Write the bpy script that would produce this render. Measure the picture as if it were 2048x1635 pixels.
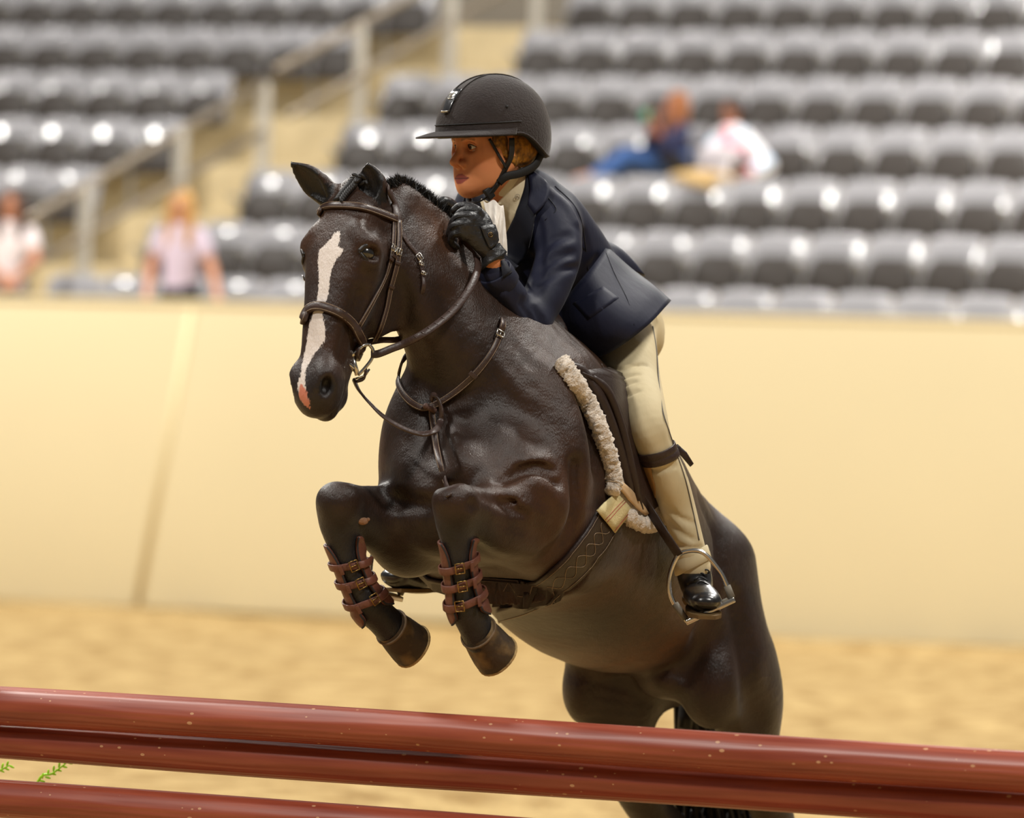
import bpy, bmesh, math, random, os
import numpy as np
from mathutils import Vector, Matrix

for _o in list(bpy.data.objects):
    bpy.data.objects.remove(_o)
SC = bpy.context.scene
COL = SC.collection

# ------------------------------------------------------------------ camera
FPX = 10000.0            # focal length in pixels of the 2048-wide frame
DIST = 12.5              # focus distance
CAM = np.array([0.0, -DIST, 1.41])
_a = math.radians(2.0)
_p = math.atan2(880 - 817.5, FPX)
FWD = np.array([0.0, math.cos(_p), math.sin(_p)])
RGT = np.array([math.cos(_a), 0.0, math.sin(_a)])
UPV = np.cross(RGT, FWD); UPV /= np.linalg.norm(UPV)
RGT = np.cross(FWD, UPV)
cam_d = bpy.data.cameras.new('camera')
cam = bpy.data.objects.new('camera', cam_d)
COL.objects.link(cam)
cam_d.sensor_width = 36.0
cam_d.lens = FPX / 2048 * 36.0
cam_d.clip_start = 0.5
cam_d.clip_end = 300
cam.matrix_world = Matrix(((RGT[0], UPV[0], -FWD[0], CAM[0]),
                           (RGT[1], UPV[1], -FWD[1], CAM[1]),
                           (RGT[2], UPV[2], -FWD[2], CAM[2]),
                           (0, 0, 0, 1)))
cam_d.dof.use_dof = True
cam_d.dof.focus_distance = DIST + 0.12
cam_d.dof.aperture_fstop = 2.5
SC.camera = cam


def P(px, py, dep=0.0):
    """world point seen at photo pixel (px, py), dep metres behind the focus plane"""
    d = DIST + dep
    s = d / FPX
    return CAM + FWD * d + RGT * ((px - 1024) * s) + UPV * ((817.5 - py) * s)


def proj(p):
    v = np.asarray(p, float) - CAM
    d = v @ FWD
    return 1024 + FPX * (v @ RGT) / d, 817.5 - FPX * (v @ UPV) / d, d - DIST


# ------------------------------------------------------------------ light
world = bpy.data.worlds.new('hall_ambient')
SC.world = world
world.use_nodes = True
_bg = world.node_tree.nodes['Background']
_bg.inputs[0].default_value = (1.0, 0.97, 0.93, 1)
_bg.inputs[1].default_value = 0.12


def area_light(name, loc, size, power, color=(1.0, 0.965, 0.90), target=None):
    d = bpy.data.lights.new(name, 'AREA')
    d.shape = 'DISK'
    d.size = size
    d.energy = power
    d.color = color
    o = bpy.data.objects.new(name, d)
    COL.objects.link(o)
    o.location = loc
    if target is not None:
        v = Vector(target) - Vector(loc)
        o.rotation_euler = v.to_track_quat('-Z', 'Y').to_euler()
    return o


# rows of high-bay lamps under the arena roof
for _y in (-7.0, 4.0, 15.0, 25.0):
    for _x in (-7.5, 5.0):
        area_light('high_bay_lamp', (_x, _y, 10.5), 1.4, 1240)
for _x in (-11, 0, 11):
    area_light('stand_lamp', (_x, 31.0, 13.0), 1.0, 300, target=(_x + 1.0, 40, 4))
for _x in (-7, 3):
    area_light('stand_lamp', (_x, 34.6, 14.0), 0.8, 190, target=(_x + 1.0, 42, 4))
    area_light('stand_lamp', (_x + 3, 27.5, 14.0), 0.8, 190, target=(_x + 4.0, 38, 3))

SC.view_settings.view_transform = 'Standard'
SC.view_settings.look = 'None'
SC.view_settings.exposure = -0.08
SC.view_settings.gamma = 1.0
SC.view_settings.use_curve_mapping = False

HQ = 1.0
# ------------------------------------------------------------------ helpers
def V(*a):
    return np.array(a, float)


def nrm(v):
    v = np.asarray(v, float)
    return v / (np.linalg.norm(v) + 1e-12)


MATS = {}


def srgb(r, g, b):
    def f(c):
        c = c / 255.0
        return c / 12.92 if c <= 0.04045 else ((c + 0.055) / 1.055) ** 2.4
    return (f(r), f(g), f(b))


def mat(name, col, rough=0.6, metal=0.0, spec=0.5, noise=None, bump=None, sheen=0.0, coat=0.0, mix=None, sss=0.0):
    """procedural principled material. noise=(scale, amount) colour mottling; bump=(scale, strength[, stretch])
    mix=(colour2, scale, lo, hi) second colour blended in by noise"""
    if name in MATS:
        return MATS[name]
    m = bpy.data.materials.new(name)
    m.use_nodes = True
    nt = m.node_tree
    b = nt.nodes['Principled BSDF']
    b.inputs['Roughness'].default_value = rough
    b.inputs['Metallic'].default_value = metal
    b.inputs['Specular IOR Level'].default_value = spec
    if sheen:
        b.inputs['Sheen Weight'].default_value = sheen
        b.inputs['Sheen Roughness'].default_value = 0.4
    if coat:
        b.inputs['Coat Weight'].default_value = coat
        b.inputs['Coat Roughness'].default_value = 0.25
    if sss:
        b.inputs['Subsurface Weight'].default_value = sss
        b.inputs['Subsurface Radius'].default_value = (0.012, 0.005, 0.003)
    b.inputs['Base Color'].default_value = (*col, 1)
    tc = nt.nodes.new('ShaderNodeTexCoord')
    last = None
    if mix:
        n = nt.nodes.new('ShaderNodeTexNoise')
        n.inputs['Scale'].default_value = mix[1]
        n.inputs['Detail'].default_value = 5
        nt.links.new(tc.outputs['Object'], n.inputs['Vector'])
        r = nt.nodes.new('ShaderNodeMapRange')
        r.inputs[1].default_value = mix[2]
        r.inputs[2].default_value = mix[3]
        nt.links.new(n.outputs['Fac'], r.inputs[0])
        mx = nt.nodes.new('ShaderNodeMix')
        mx.data_type = 'RGBA'
        mx.inputs[6].default_value = (*col, 1)
        mx.inputs[7].default_value = (*mix[0], 1)
        nt.links.new(r.outputs[0], mx.inputs[0])
        last = mx.outputs[2]
    if noise:
        n = nt.nodes.new('ShaderNodeTexNoise')
        n.inputs['Scale'].default_value = noise[0]
        n.inputs['Detail'].default_value = 4
        nt.links.new(tc.outputs['Object'], n.inputs['Vector'])
        r = nt.nodes.new('ShaderNodeMapRange')
        r.inputs[1].default_value = 0.25
        r.inputs[2].default_value = 0.75
        r.inputs[3].default_value = 1 - noise[1]
        r.inputs[4].default_value = 1 + noise[1]
        nt.links.new(n.outputs['Fac'], r.inputs[0])
        mx = nt.nodes.new('ShaderNodeMix')
        mx.data_type = 'RGBA'
        mx.blend_type = 'MULTIPLY'
        mx.inputs[0].default_value = 1
        mx.inputs[6].default_value = (*col, 1)
        if last:
            nt.links.new(last, mx.inputs[6])
        nt.links.new(r.outputs[0], mx.inputs[7])
        last = mx.outputs[2]
    if last:
        nt.links.new(last, b.inputs['Base Color'])
    if bump:
        n = nt.nodes.new('ShaderNodeTexNoise')
        n.inputs['Scale'].default_value = bump[0]
        n.inputs['Detail'].default_value = 6
        src = tc.outputs['Object']
        if len(bump) > 2:
            mp = nt.nodes.new('ShaderNodeMapping')
            mp.inputs['Scale'].default_value = bump[2]
            nt.links.new(src, mp.inputs[0])
            src = mp.outputs[0]
        nt.links.new(src, n.inputs['Vector'])
        bp = nt.nodes.new('ShaderNodeBump')
        bp.inputs['Strength'].default_value = bump[1]
        bp.inputs['Distance'].default_value = 0.01
        nt.links.new(n.outputs['Fac'], bp.inputs['Height'])
        nt.links.new(bp.outputs[0], b.inputs['Normal'])
    MATS[name] = m
    return m


def tag(o, label=None, cat=None, group=None, kind=None):
    if label:
        o['label'] = label
    if cat:
        o['category'] = cat
    if group:
        o['group'] = group
    if kind:
        o['kind'] = kind
    return o


def empty(name, loc, label=None, cat=None, group=None, rz=0.0):
    o = bpy.data.objects.new(name, None)
    COL.objects.link(o)
    o.empty_display_size = 0.1
    o.location = [float(c) for c in loc]
    o.rotation_euler = (0, 0, rz)
    return tag(o, label, cat, group)


def mesh_obj(name, verts, faces, m, parent=None, smooth=True, colors=None):
    me = bpy.data.meshes.new(name)
    verts = np.asarray(verts, float)
    o = bpy.data.objects.new(name, me)
    if isinstance(faces, np.ndarray):
        nv, nf, k = len(verts), len(faces), faces.shape[1]
        me.vertices.add(nv)
        me.vertices.foreach_set('co', verts.astype(np.float32).ravel())
        me.loops.add(nf * k)
        me.loops.foreach_set('vertex_index', faces.astype(np.int32).ravel())
        me.polygons.add(nf)
        me.polygons.foreach_set('loop_start', np.arange(0, nf * k, k, dtype=np.int32))
        me.update(calc_edges=True)
    else:
        me.from_pydata([tuple(v) for v in verts], [], [tuple(int(i) for i in f) for f in faces])
    me.validate()
    if smooth:
        me.polygons.foreach_set('use_smooth', np.ones(len(me.polygons), bool))
    me.update()
    if colors is not None:
        at = me.color_attributes.new('Col', 'FLOAT_COLOR', 'POINT')
        c = np.ones((len(verts), 4), np.float32)
        c[:, :colors.shape[1]] = colors
        at.data.foreach_set('color', c.ravel())
    if m is not None:
        for mm in (m if isinstance(m, (list, tuple)) else [m]):
            me.materials.append(mm)
    COL.objects.link(o)
    if parent is not None:
        attach(o, parent)
    return o


def attach(o, parent):
    """parent keeping the world placement (vertices stay in world space)"""
    o.parent = parent
    bpy.context.view_layer.update() if False else None
    M = Matrix.Identity(4)
    q = parent
    chain = []
    while q is not None:
        chain.append(q)
        q = q.parent
    for q in reversed(chain):
        M = M @ q.matrix_parent_inverse @ Matrix.LocRotScale(q.location, q.rotation_euler, q.scale)
    o.matrix_parent_inverse = M.inverted()
    return o


class MB:
    """collects simple shapes into one mesh"""
    def __init__(s):
        s.v, s.f = [], []

    def add(s, v, f):
        o = len(s.v)
        s.v += [tuple(map(float, x)) for x in v]
        s.f += [tuple(int(i) + o for i in q) for q in f]
        return s

    def box(s, c, half, R=None, bevel=0.0):
        hx, hy, hz = half
        R = np.eye(3) if R is None else np.asarray(R, float)   # columns = axes
        c = np.asarray(c, float)
        if bevel <= 0:
            v = [c + R @ V(x * hx, y * hy, z * hz) for x in (-1, 1) for y in (-1, 1) for z in (-1, 1)]
            f = [(0, 1, 3, 2), (4, 6, 7, 5), (0, 4, 5, 1), (2, 3, 7, 6), (0, 2, 6, 4), (1, 5, 7, 3)]
            return s.add(v, f)
        b = min(bevel, hx, hy, hz)
        bm = bmesh.new()
        bmesh.ops.create_cube(bm, size=2.0)
        for q in bm.verts:
            q.co = Vector((q.co.x * hx, q.co.y * hy, q.co.z * hz))
        bmesh.ops.bevel(bm, geom=bm.edges[:], offset=b * 0.98, segments=2, affect='EDGES', profile=0.6)
        bm.verts.index_update()
        v = [c + R @ np.array(q.co) for q in bm.verts]
        f = [[q.index for q in fc.verts] for fc in bm.faces]
        bm.free()
        return s.add(v, f)

    def tube(s, pts, r, n=8, closed=False, caps=True, flat=None, side=None):
        """round tube, or a flat strap when flat=(half width, half thickness); side = width direction(s)"""
        pts = [np.asarray(p, float) for p in pts]
        m = len(pts)
        rr = [r] * m if np.isscalar(r) or r is None else list(r)
        rings = []
        prev = None
        for i in range(m):
            if closed:
                t = nrm(pts[(i + 1) % m] - pts[i - 1])
            else:
                t = nrm(pts[min(i + 1, m - 1)] - pts[max(i - 1, 0)])
            if side is not None:
                sd = np.asarray(side[i] if (isinstance(side, list)) else side, float)
                a = nrm(sd - t * (sd @ t))
            elif prev is None:
                h = V(0, 0, 1) if abs(t[2]) < 0.9 else V(1, 0, 0)
                a = nrm(np.cross(t, h))
            else:
                a = nrm(prev - t * (prev @ t))
            prev = a
            b = np.cross(t, a)
            if flat is None:
                rings.append([pts[i] + rr[i] * (math.cos(k * 2 * math.pi / n) * a + math.sin(k * 2 * math.pi / n) * b) for k in range(n)])
            else:
                fw, ft = flat if not isinstance(flat, list) else flat[i]
                q = [(-1, -.55), (-.86, -1), (0, -1.12), (.86, -1), (1, -.55), (1, .55), (.86, 1), (0, 1.12), (-.86, 1), (-1, .55)]
                rings.append([pts[i] + fw * x * a + ft * y * b for x, y in q])
        n = len(rings[0])
        v = [p for rg in rings for p in rg]
        f = []
        for i in range(m if closed else m - 1):
            j = (i + 1) % m
            for k in range(n):
                l = (k + 1) % n
                f.append((i * n + k, i * n + l, j * n + l, j * n + k))
        if caps and not closed:
            f.append(tuple(reversed(range(n))))
            f.append(tuple((m - 1) * n + k for k in range(n)))
        return s.add(v, f)

    def ellipsoid(s, c, R, rad, nu=14, nv=8):
        c = np.asarray(c, float)
        R = np.eye(3) if R is None else np.asarray(R, float)
        v = [c + R @ V(0, 0, -rad[2])]
        for j in range(1, nv):
            th = -math.pi / 2 + math.pi * j / nv
            for i in range(nu):
                ph = 2 * math.pi * i / nu
                v.append(c + R @ V(rad[0] * math.cos(th) * math.cos(ph), rad[1] * math.cos(th) * math.sin(ph), rad[2] * math.sin(th)))
        v.append(c + R @ V(0, 0, rad[2]))
        f = []
        for i in range(nu):
            f.append((0, 1 + (i + 1) % nu, 1 + i))
        for j in range(nv - 2):
            for i in range(nu):
                a = 1 + j * nu + i
                b = 1 + j * nu + (i + 1) % nu
                f.append((a, b, b + nu, a + nu))
        top = len(v) - 1
        o = 1 + (nv - 2) * nu
        for i in range(nu):
            f.append((o + i, o + (i + 1) % nu, top))
        return s.add(v, f)

    def grid(s, rows, closed_u=False, closed_v=False):
        """surface through rows of points"""
        m, n = len(rows), len(rows[0])
        v = [p for r in rows for p in r]
        f = []
        for i in range(m if closed_u else m - 1):
            for k in range(n if closed_v else n - 1):
                a, b = i * n + k, i * n + (k + 1) % n
                c, d = ((i + 1) % m) * n + (k + 1) % n, ((i + 1) % m) * n + k
                f.append((a, b, c, d))
        return s.add(v, f)

    def prism(s, outline, ext):
        """closed outline (list of 3D points) extruded by vector ext"""
        n = len(outline)
        ext = np.asarray(ext, float)
        v = [np.asarray(p, float) for p in outline] + [np.asarray(p, float) + ext for p in outline]
        f = [tuple(reversed(range(n))), tuple(range(n, 2 * n))]
        f += [(i, (i + 1) % n, n + (i + 1) % n, n + i) for i in range(n)]
        return s.add(v, f)

    def build(s, name, m, parent=None, smooth=True, sharp=None):
        o = mesh_obj(name, s.v, s.f, m, parent, smooth)
        me = o.data
        bm = bmesh.new()
        bm.from_mesh(me)
        bmesh.ops.recalc_face_normals(bm, faces=bm.faces[:])
        if sharp is not None:
            for e in bm.edges:
                if len(e.link_faces) == 2 and e.calc_face_angle(0) > sharp:
                    e.smooth = False
        bm.to_mesh(me)
        bm.free()
        return o


def spline(pts, n=8, closed=False):
    """Catmull-Rom through rows of numbers"""
    p = np.asarray(pts, float)
    m = len(p)
    out = []
    segs = m if closed else m - 1
    for i in range(segs):
        p1, p2 = p[i], p[(i + 1) % m]
        p0 = p[i - 1] if (closed or i > 0) else 2 * p1 - p2
        p3 = p[(i + 2) % m] if (closed or i + 2 < m) else 2 * p2 - p1
        for k in range(n):
            t = k / n
            out.append(0.5 * ((2 * p1) + (-p0 + p2) * t + (2 * p0 - 5 * p1 + 4 * p2 - p3) * t * t + (-p0 + 3 * p1 - 3 * p2 + p3) * t ** 3))
    if not closed:
        out.append(p[-1].copy())
    return out


def smoothstep(a, b, x):
    t = np.clip((x - a) / (b - a), 0, 1)
    return t * t * (3 - 2 * t)


# ------------------------------------------------------------------ distance-field modelling
class Tube:
    """elliptical loft through stations (pos, w, top, bottom); side gives the width axis"""
    def __init__(s, st, k=0.03, side=None, n=2.0, sub=False, res=5, flip=False):
        rows, sides = [], []
        for q in st:
            pos = np.asarray(q[0], float)
            if len(q) == 2:
                w = t = b = q[1]
            elif len(q) == 3:
                w, t, b = q[1], q[2], q[2]
            else:
                w, t, b = q[1], q[2], q[3]
            rows.append([*pos, w, t, b])
        if len(rows) > 2 and res > 1:
            rows = spline(rows, res)
        rows = np.array(rows)
        s.c, s.r = rows[:, :3], np.maximum(rows[:, 3:6], 1e-4)
        m = len(rows)
        tg = np.gradient(s.c, axis=0)
        tg /= np.linalg.norm(tg, axis=1)[:, None] + 1e-12
        if side is None:
            h = V(0.31, 0.52, 0.8)
            sd = np.repeat(h[None], m, 0)
        else:
            side = np.asarray(side, float)
            if side.ndim == 1:
                sd = np.repeat(side[None], m, 0)
            else:
                u = np.linspace(0, len(side) - 1, m)
                i = np.minimum(u.astype(int), len(side) - 2)
                f = (u - i)[:, None]
                sd = side[i] * (1 - f) + side[i + 1] * f
        sd = sd - tg * np.sum(sd * tg, 1)[:, None]
        sd /= np.linalg.norm(sd, axis=1)[:, None] + 1e-12
        s.sd, s.up = sd, np.cross(tg, sd) * (-1 if flip else 1)
        s.tg = tg
        s.k, s.n, s.sub = k, n, sub
        mr = s.r.max()
        s.lo, s.hi = s.c.min(0) - mr, s.c.max(0) + mr

    def ev(s, p):
        if not hasattr(s, 'tab'):
            s.tab = np.concatenate([s.c, s.sd, s.up, s.r], 1)
            s.c2 = np.sum(s.c * s.c, 1) * 0.5
            s.ab = s.c[1:] - s.c[:-1]
            s.l2 = np.sum(s.ab * s.ab, 1) + 1e-12
        m = len(s.c)
        j = np.argmin(s.c2 - p @ s.c.T, axis=1)
        i0 = np.maximum(j - 1, 0)
        i1 = np.minimum(j, m - 2)

        def seg(i):
            q = p - s.c[i]
            a = s.ab[i]
            t = np.clip(np.einsum('ij,ij->i', q, a) / s.l2[i], 0, 1)
            q -= a * t[:, None]
            return np.einsum('ij,ij->i', q, q), t
        d0, t0 = seg(i0)
        d1, t1 = seg(i1)
        pick = d0 < d1
        bi = np.where(pick, i0, i1)
        f = np.where(pick, t0, t1)[:, None]
        T = s.tab[bi] * (1 - f) + s.tab[bi + 1] * f
        v = p - T[:, 0:3]
        x = np.einsum('ij,ij->i', v, T[:, 3:6])
        y = np.einsum('ij,ij->i', v, T[:, 6:9])
        r2 = np.einsum('ij,ij->i', v, v)
        z2 = np.maximum(r2 - x * x - y * y, 0)
        h = np.where(y > 0, T[:, 10], T[:, 11])
        w = T[:, 9]
        cap = np.minimum(w, h)
        xw, yh, zc = x / w, y / h, z2 / (cap * cap)
        if s.n == 2.0:
            k0 = np.sqrt(xw * xw + yh * yh + zc)
        else:
            k0 = (np.abs(xw) ** s.n + np.abs(yh) ** s.n + zc ** (s.n / 2)) ** (1 / s.n)
        k1 = np.sqrt((xw / w) ** 2 + (yh / h) ** 2 + zc / (cap * cap)) + 1e-9
        d_rad = np.sqrt(r2) * np.abs(1 - 1 / np.maximum(k0, 1e-4))
        d_iq = np.abs(k0 * (k0 - 1)) / k1
        return np.where(k0 > 0.3, np.minimum(d_rad, d_iq) * np.sign(k0 - 1), -cap * 0.7)


class Ell:
    def __init__(s, c, rad, R=None, k=0.03, sub=False):
        s.c = np.asarray(c, float)
        s.rad = np.ones(3) * rad if np.isscalar(rad) else np.asarray(rad, float)
        s.R = np.eye(3) if R is None else np.asarray(R, float)   # columns = axes
        s.k, s.sub = k, sub
        mr = s.rad.max()
        s.lo, s.hi = s.c - mr, s.c + mr

    def ev(s, p):
        q = (p - s.c) @ s.R
        a = q / s.rad
        k0 = np.sqrt(np.einsum('ij,ij->i', a, a))
        b = a / s.rad
        k1 = np.sqrt(np.einsum('ij,ij->i', b, b)) + 1e-9
        return np.where(k0 > 0.02, k0 * (k0 - 1) / k1, -s.rad.min())


def sdf_eval(prims, p):
    d = None
    for q in prims:
        e = q.ev(p)
        if d is None:
            if q.sub:
                continue
            d = e
            continue
        k = q.k
        if q.sub:
            e = -e
            h = np.maximum(k - np.abs(d - e), 0) / k
            d = np.maximum(d, e) + h * h * k * 0.25
        else:
            h = np.maximum(k - np.abs(d - e), 0) / k
            d = np.minimum(d, e) - h * h * k * 0.25
    return d


def sdf_mesh(prims, h=0.006, B=12, smooth=1, post=None):
    B = 12
    """naive surface nets on sparse blocks; returns verts, quads"""
    lo = np.min([q.lo for q in prims if not q.sub], 0) - 4 * h
    hi = np.max([q.hi for q in prims if not q.sub], 0) + 4 * h
    nb = np.ceil((hi - lo) / (h * B)).astype(int) + 1
    N = nb * B + 2
    bs = B * h
    off = np.stack(np.meshgrid(*[np.arange(B + 1)] * 3, indexing='ij'), -1).reshape(-1, 3)
    offh = off * h
    plo = np.array([q.lo - q.k - 0.01 for q in prims])
    phi = np.array([q.hi + q.k + 0.01 for q in prims])
    isadd = np.array([not q.sub for q in prims])
    keys, pos = [], []
    quads_e = []
    cells = np.stack(np.meshgrid(*[np.arange(B)] * 3, indexing='ij'), -1).reshape(-1, 3)
    half_diag = bs * 0.5 * math.sqrt(3)
    gi = np.stack(np.meshgrid(*[np.arange(n) for n in nb], indexing='ij'), -1).reshape(-1, 3)
    cen = lo + (gi + 0.5) * bs
    E = np.full((len(prims), len(gi)), 9.0)
    for i, q in enumerate(prims):
        m = np.where(np.all((cen > plo[i] - bs) & (cen < phi[i] + bs), axis=1))[0]
        if len(m):
            E[i, m] = q.ev(cen[m])
    dm = np.full(len(gi), 9.0)
    for i, q in enumerate(prims):
        e = -E[i] if q.sub else E[i]
        t = np.maximum(q.k - np.abs(dm - e), 0) / q.k
        dm = np.maximum(dm, e) + t * t * q.k * .25 if q.sub else np.minimum(dm, e) - t * t * q.k * .25
    kk = np.array([q.k for q in prims])
    kk[isadd] = kk.max()
    near = E < (half_diag * 1.25 + kk)[:, None]
    CS = 3
    nc = B // CS
    ci3 = np.stack(np.meshgrid(*[np.arange(nc + 1)] * 3, indexing='ij'), -1).reshape(-1, 3) * CS * h
    sub3 = np.arange(B + 1)
    cand = np.where((dm < half_diag * 1.6) & (dm > -half_diag * 2.6))[0]
    if True:
        if True:
            for ci in cand:
                bx, by, bz = gi[ci]
                b0 = lo + gi[ci] * bs
                m = near[:, ci]
                if not np.any(m & isadd):
                    continue
                pr = [prims[i] for i in np.where(m)[0]]
                # coarse lattice first, then only the fine points near the surface
                dc = sdf_eval(pr, b0 + ci3)
                lim = CS * h * 1.6
                if dc.min() > lim or dc.max() < -lim:
                    continue
                DC = dc.reshape(nc + 1, nc + 1, nc + 1)
                mn = np.full((nc, nc, nc), 9.0)
                mx = np.full((nc, nc, nc), -9.0)
                for i in (0, 1):
                    for j in (0, 1):
                        for k in (0, 1):
                            q = DC[i:nc + i, j:nc + j, k:nc + k]
                            mn = np.minimum(mn, q)
                            mx = np.maximum(mx, q)
                hit = (mn < lim) & (mx > -lim)
                mask = np.zeros((B + 1, B + 1, B + 1), bool)
                big = np.repeat(np.repeat(np.repeat(hit, CS, 0), CS, 1), CS, 2)
                for i in (0, 1):
                    for j in (0, 1):
                        for k in (0, 1):
                            mask[i:B + i, j:B + j, k:B + k] |= big
                near_i = np.minimum((sub3 + CS // 2) // CS, nc)
                D = DC[near_i[:, None, None], near_i[None, :, None], near_i[None, None, :]].copy()
                mk = mask.ravel()
                D.reshape(-1)[mk] = sdf_eval(pr, b0 + offh[mk])
                if D.min() > 0 or D.max() < 0:
                    continue
                S = D < 0
                cnt = np.zeros((B, B, B), np.int8)
                for i in (0, 1):
                    for j in (0, 1):
                        for k in (0, 1):
                            cnt += S[i:B + i, j:B + j, k:B + k]
                act = np.argwhere((cnt > 0) & (cnt < 8))
                if len(act):
                    acc = np.zeros((len(act), 3))
                    num = np.zeros(len(act))
                    for ax in range(3):
                        o1, o2 = [a for a in range(3) if a != ax]
                        for i in (0, 1):
                            for j in (0, 1):
                                p0 = act.copy()
                                p0[:, o1] += i
                                p0[:, o2] += j
                                p1 = p0.copy()
                                p1[:, ax] += 1
                                d0 = D[p0[:, 0], p0[:, 1], p0[:, 2]]
                                d1 = D[p1[:, 0], p1[:, 1], p1[:, 2]]
                                x = (d0 < 0) != (d1 < 0)
                                t = np.where(x, d0 / np.where(x, d0 - d1, 1), 0)
                                q = p0.astype(float)
                                q[:, ax] += t
                                acc += q * x[:, None]
                                num += x
                    pos.append(b0 + acc / num[:, None] * h)
                    g = act + np.array([bx, by, bz]) * B
                    keys.append((g[:, 0] * N[1] + g[:, 1]) * N[2] + g[:, 2])
                for ax in range(3):
                    o1, o2 = [(1, 2), (2, 0), (0, 1)][ax]
                    sl0 = [slice(0, B)] * 3
                    sl1 = [slice(0, B)] * 3
                    sl1[ax] = slice(1, B + 1)
                    s0, s1 = S[tuple(sl0)], S[tuple(sl1)]
                    e = np.argwhere(s0 != s1)
                    if not len(e):
                        continue
                    fl = s0[e[:, 0], e[:, 1], e[:, 2]]
                    g = e + np.array([bx, by, bz]) * B
                    q = []
                    for (i, j) in ((0, 0), (1, 0), (1, 1), (0, 1)):
                        gg = g.copy()
                        gg[:, o1] -= i
                        gg[:, o2] -= j
                        q.append((gg[:, 0] * N[1] + gg[:, 1]) * N[2] + gg[:, 2])
                    q = np.stack(q, 1)
                    q[~fl] = q[~fl][:, ::-1]
                    quads_e.append(q)
    keys = np.concatenate(keys)
    pos = np.concatenate(pos)
    order = np.argsort(keys)
    keys, pos = keys[order], pos[order]
    Q = np.concatenate(quads_e)
    I = np.searchsorted(keys, Q)
    I = np.minimum(I, len(keys) - 1)
    ok = np.all(keys[I] == Q, axis=1)
    I = I[ok]
    for it in range(smooth):
        for lam in (0.5, -0.52):
            acc = np.zeros_like(pos)
            num = np.zeros(len(pos))
            for a, b in ((0, 1), (1, 2), (2, 3), (3, 0)):
                np.add.at(acc, I[:, a], pos[I[:, b]])
                np.add.at(num, I[:, a], 1)
            num = np.maximum(num, 1)
            pos = pos + lam * (acc / num[:, None] - pos)
    return pos, I[:, ::-1].copy()


def grad_offset(prims, pts, dist, its=5):
    """snap points onto the field's level dist; returns points and outward normals"""
    p = np.array(pts, float).reshape(-1, 3)
    lo, hi = p.min(0) - .08, p.max(0) + .08
    pr = [q for q in prims if np.all(q.lo - q.k < hi) and np.all(q.hi + q.k > lo)]
    if not pr:
        return p, np.tile(V(0, -1, 0), (len(p), 1))
    e = 0.0015
    offs = np.array([[0, 0, 0], [e, 0, 0], [-e, 0, 0], [0, e, 0], [0, -e, 0], [0, 0, e], [0, 0, -e]])
    for it in range(its):
        d = sdf_eval(pr, (p[None] + offs[:, None]).reshape(-1, 3)).reshape(7, -1)
        g = np.stack([d[1] - d[2], d[3] - d[4], d[5] - d[6]], 1)
        g /= np.linalg.norm(g, axis=1)[:, None] + 1e-9
        p = p - g * (d[0] - dist)[:, None] * 0.85
    return p, g


def ray_surface(prims, pts, near=-.75, far=1.9, lift=0.0):
    """first hit of the sight lines through photo pixels with a distance field; returns points and normals"""
    pts = np.asarray(pts, float)
    A = np.array([P(x, y, near) for x, y in pts])
    B = np.array([P(x, y, far) for x, y in pts])
    lo, hi = np.minimum(A.min(0), B.min(0)) - .02, np.maximum(A.max(0), B.max(0)) + .02
    pr = [q for q in prims if np.all(q.lo - q.k < hi) and np.all(q.hi + q.k > lo)] or prims
    dirs = (B - A) / (far - near)
    L = far - near
    t = np.zeros(len(pts))
    best = np.full(len(pts), 9.0)
    tb = np.zeros(len(pts))
    live = np.arange(len(pts))
    for it in range(90):
        if not len(live):
            break
        d = sdf_eval(pr, A[live] + dirs[live] * t[live][:, None])
        m = d < best[live]
        best[live[m]] = d[m]
        tb[live[m]] = t[live[m]]
        go = (d > lift + .001) & (t[live] < L)
        t[live] += np.where(go, np.clip((d - lift) * .75, .003, .10), 0)
        live = live[go]
    hitm = best < lift + .004
    out = A + dirs * np.where(hitm, np.where(t < L, t, tb), tb)[:, None]
    return grad_offset(prims, np.array(out), lift)



from mathutils.bvhtree import BVHTree


def on_mesh(obj, pix, lift=0.0, near=-.8, far=2.0):
    """first hits of the sight lines through photo pixels with a built mesh (vertices in world space)"""
    me = obj.data
    bv = BVHTree.FromPolygons([v.co for v in me.vertices], [list(p.vertices) for p in me.polygons])
    pts, nn = [], []
    for x, y in pix:
        a, b = Vector(P(x, y, near)), Vector(P(x, y, far))
        d = (b - a).normalized()
        h, n, i, t = bv.ray_cast(a, d)
        if h is None:
            h, n, i, t = bv.find_nearest(Vector(P(x, y, .5)))
        n = n if n.dot(d) < 0 else -n
        pts.append(np.array(h) + np.array(n) * lift)
        nn.append(np.array(n))
    return np.array(pts), np.array(nn)


# ------------------------------------------------------------------ the hall
def stand_xy(u, w):
    """u along the wall to the right, w away from the ring; metres"""
    return WALL0 + RU * u + NU * w


_th = math.radians(20)
RU = V(math.cos(_th), -math.sin(_th), 0)
NU = V(math.sin(_th), math.cos(_th), 0)
WALL0 = V(0.15, -DIST + 38.0, 0)
WALL_H = 2.38
WR = np.stack([RU, NU, V(0, 0, 1)], 1)


def px_on_row(px, w, z):
    """u on the line (w, z) that shows at photo column px"""
    lo, hi = -30.0, 30.0
    for _ in range(50):
        m = (lo + hi) / 2
        if proj(stand_xy(m, w) + V(0, 0, z))[0] < px:
            lo = m
        else:
            hi = m
    return (lo + hi) / 2


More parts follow.
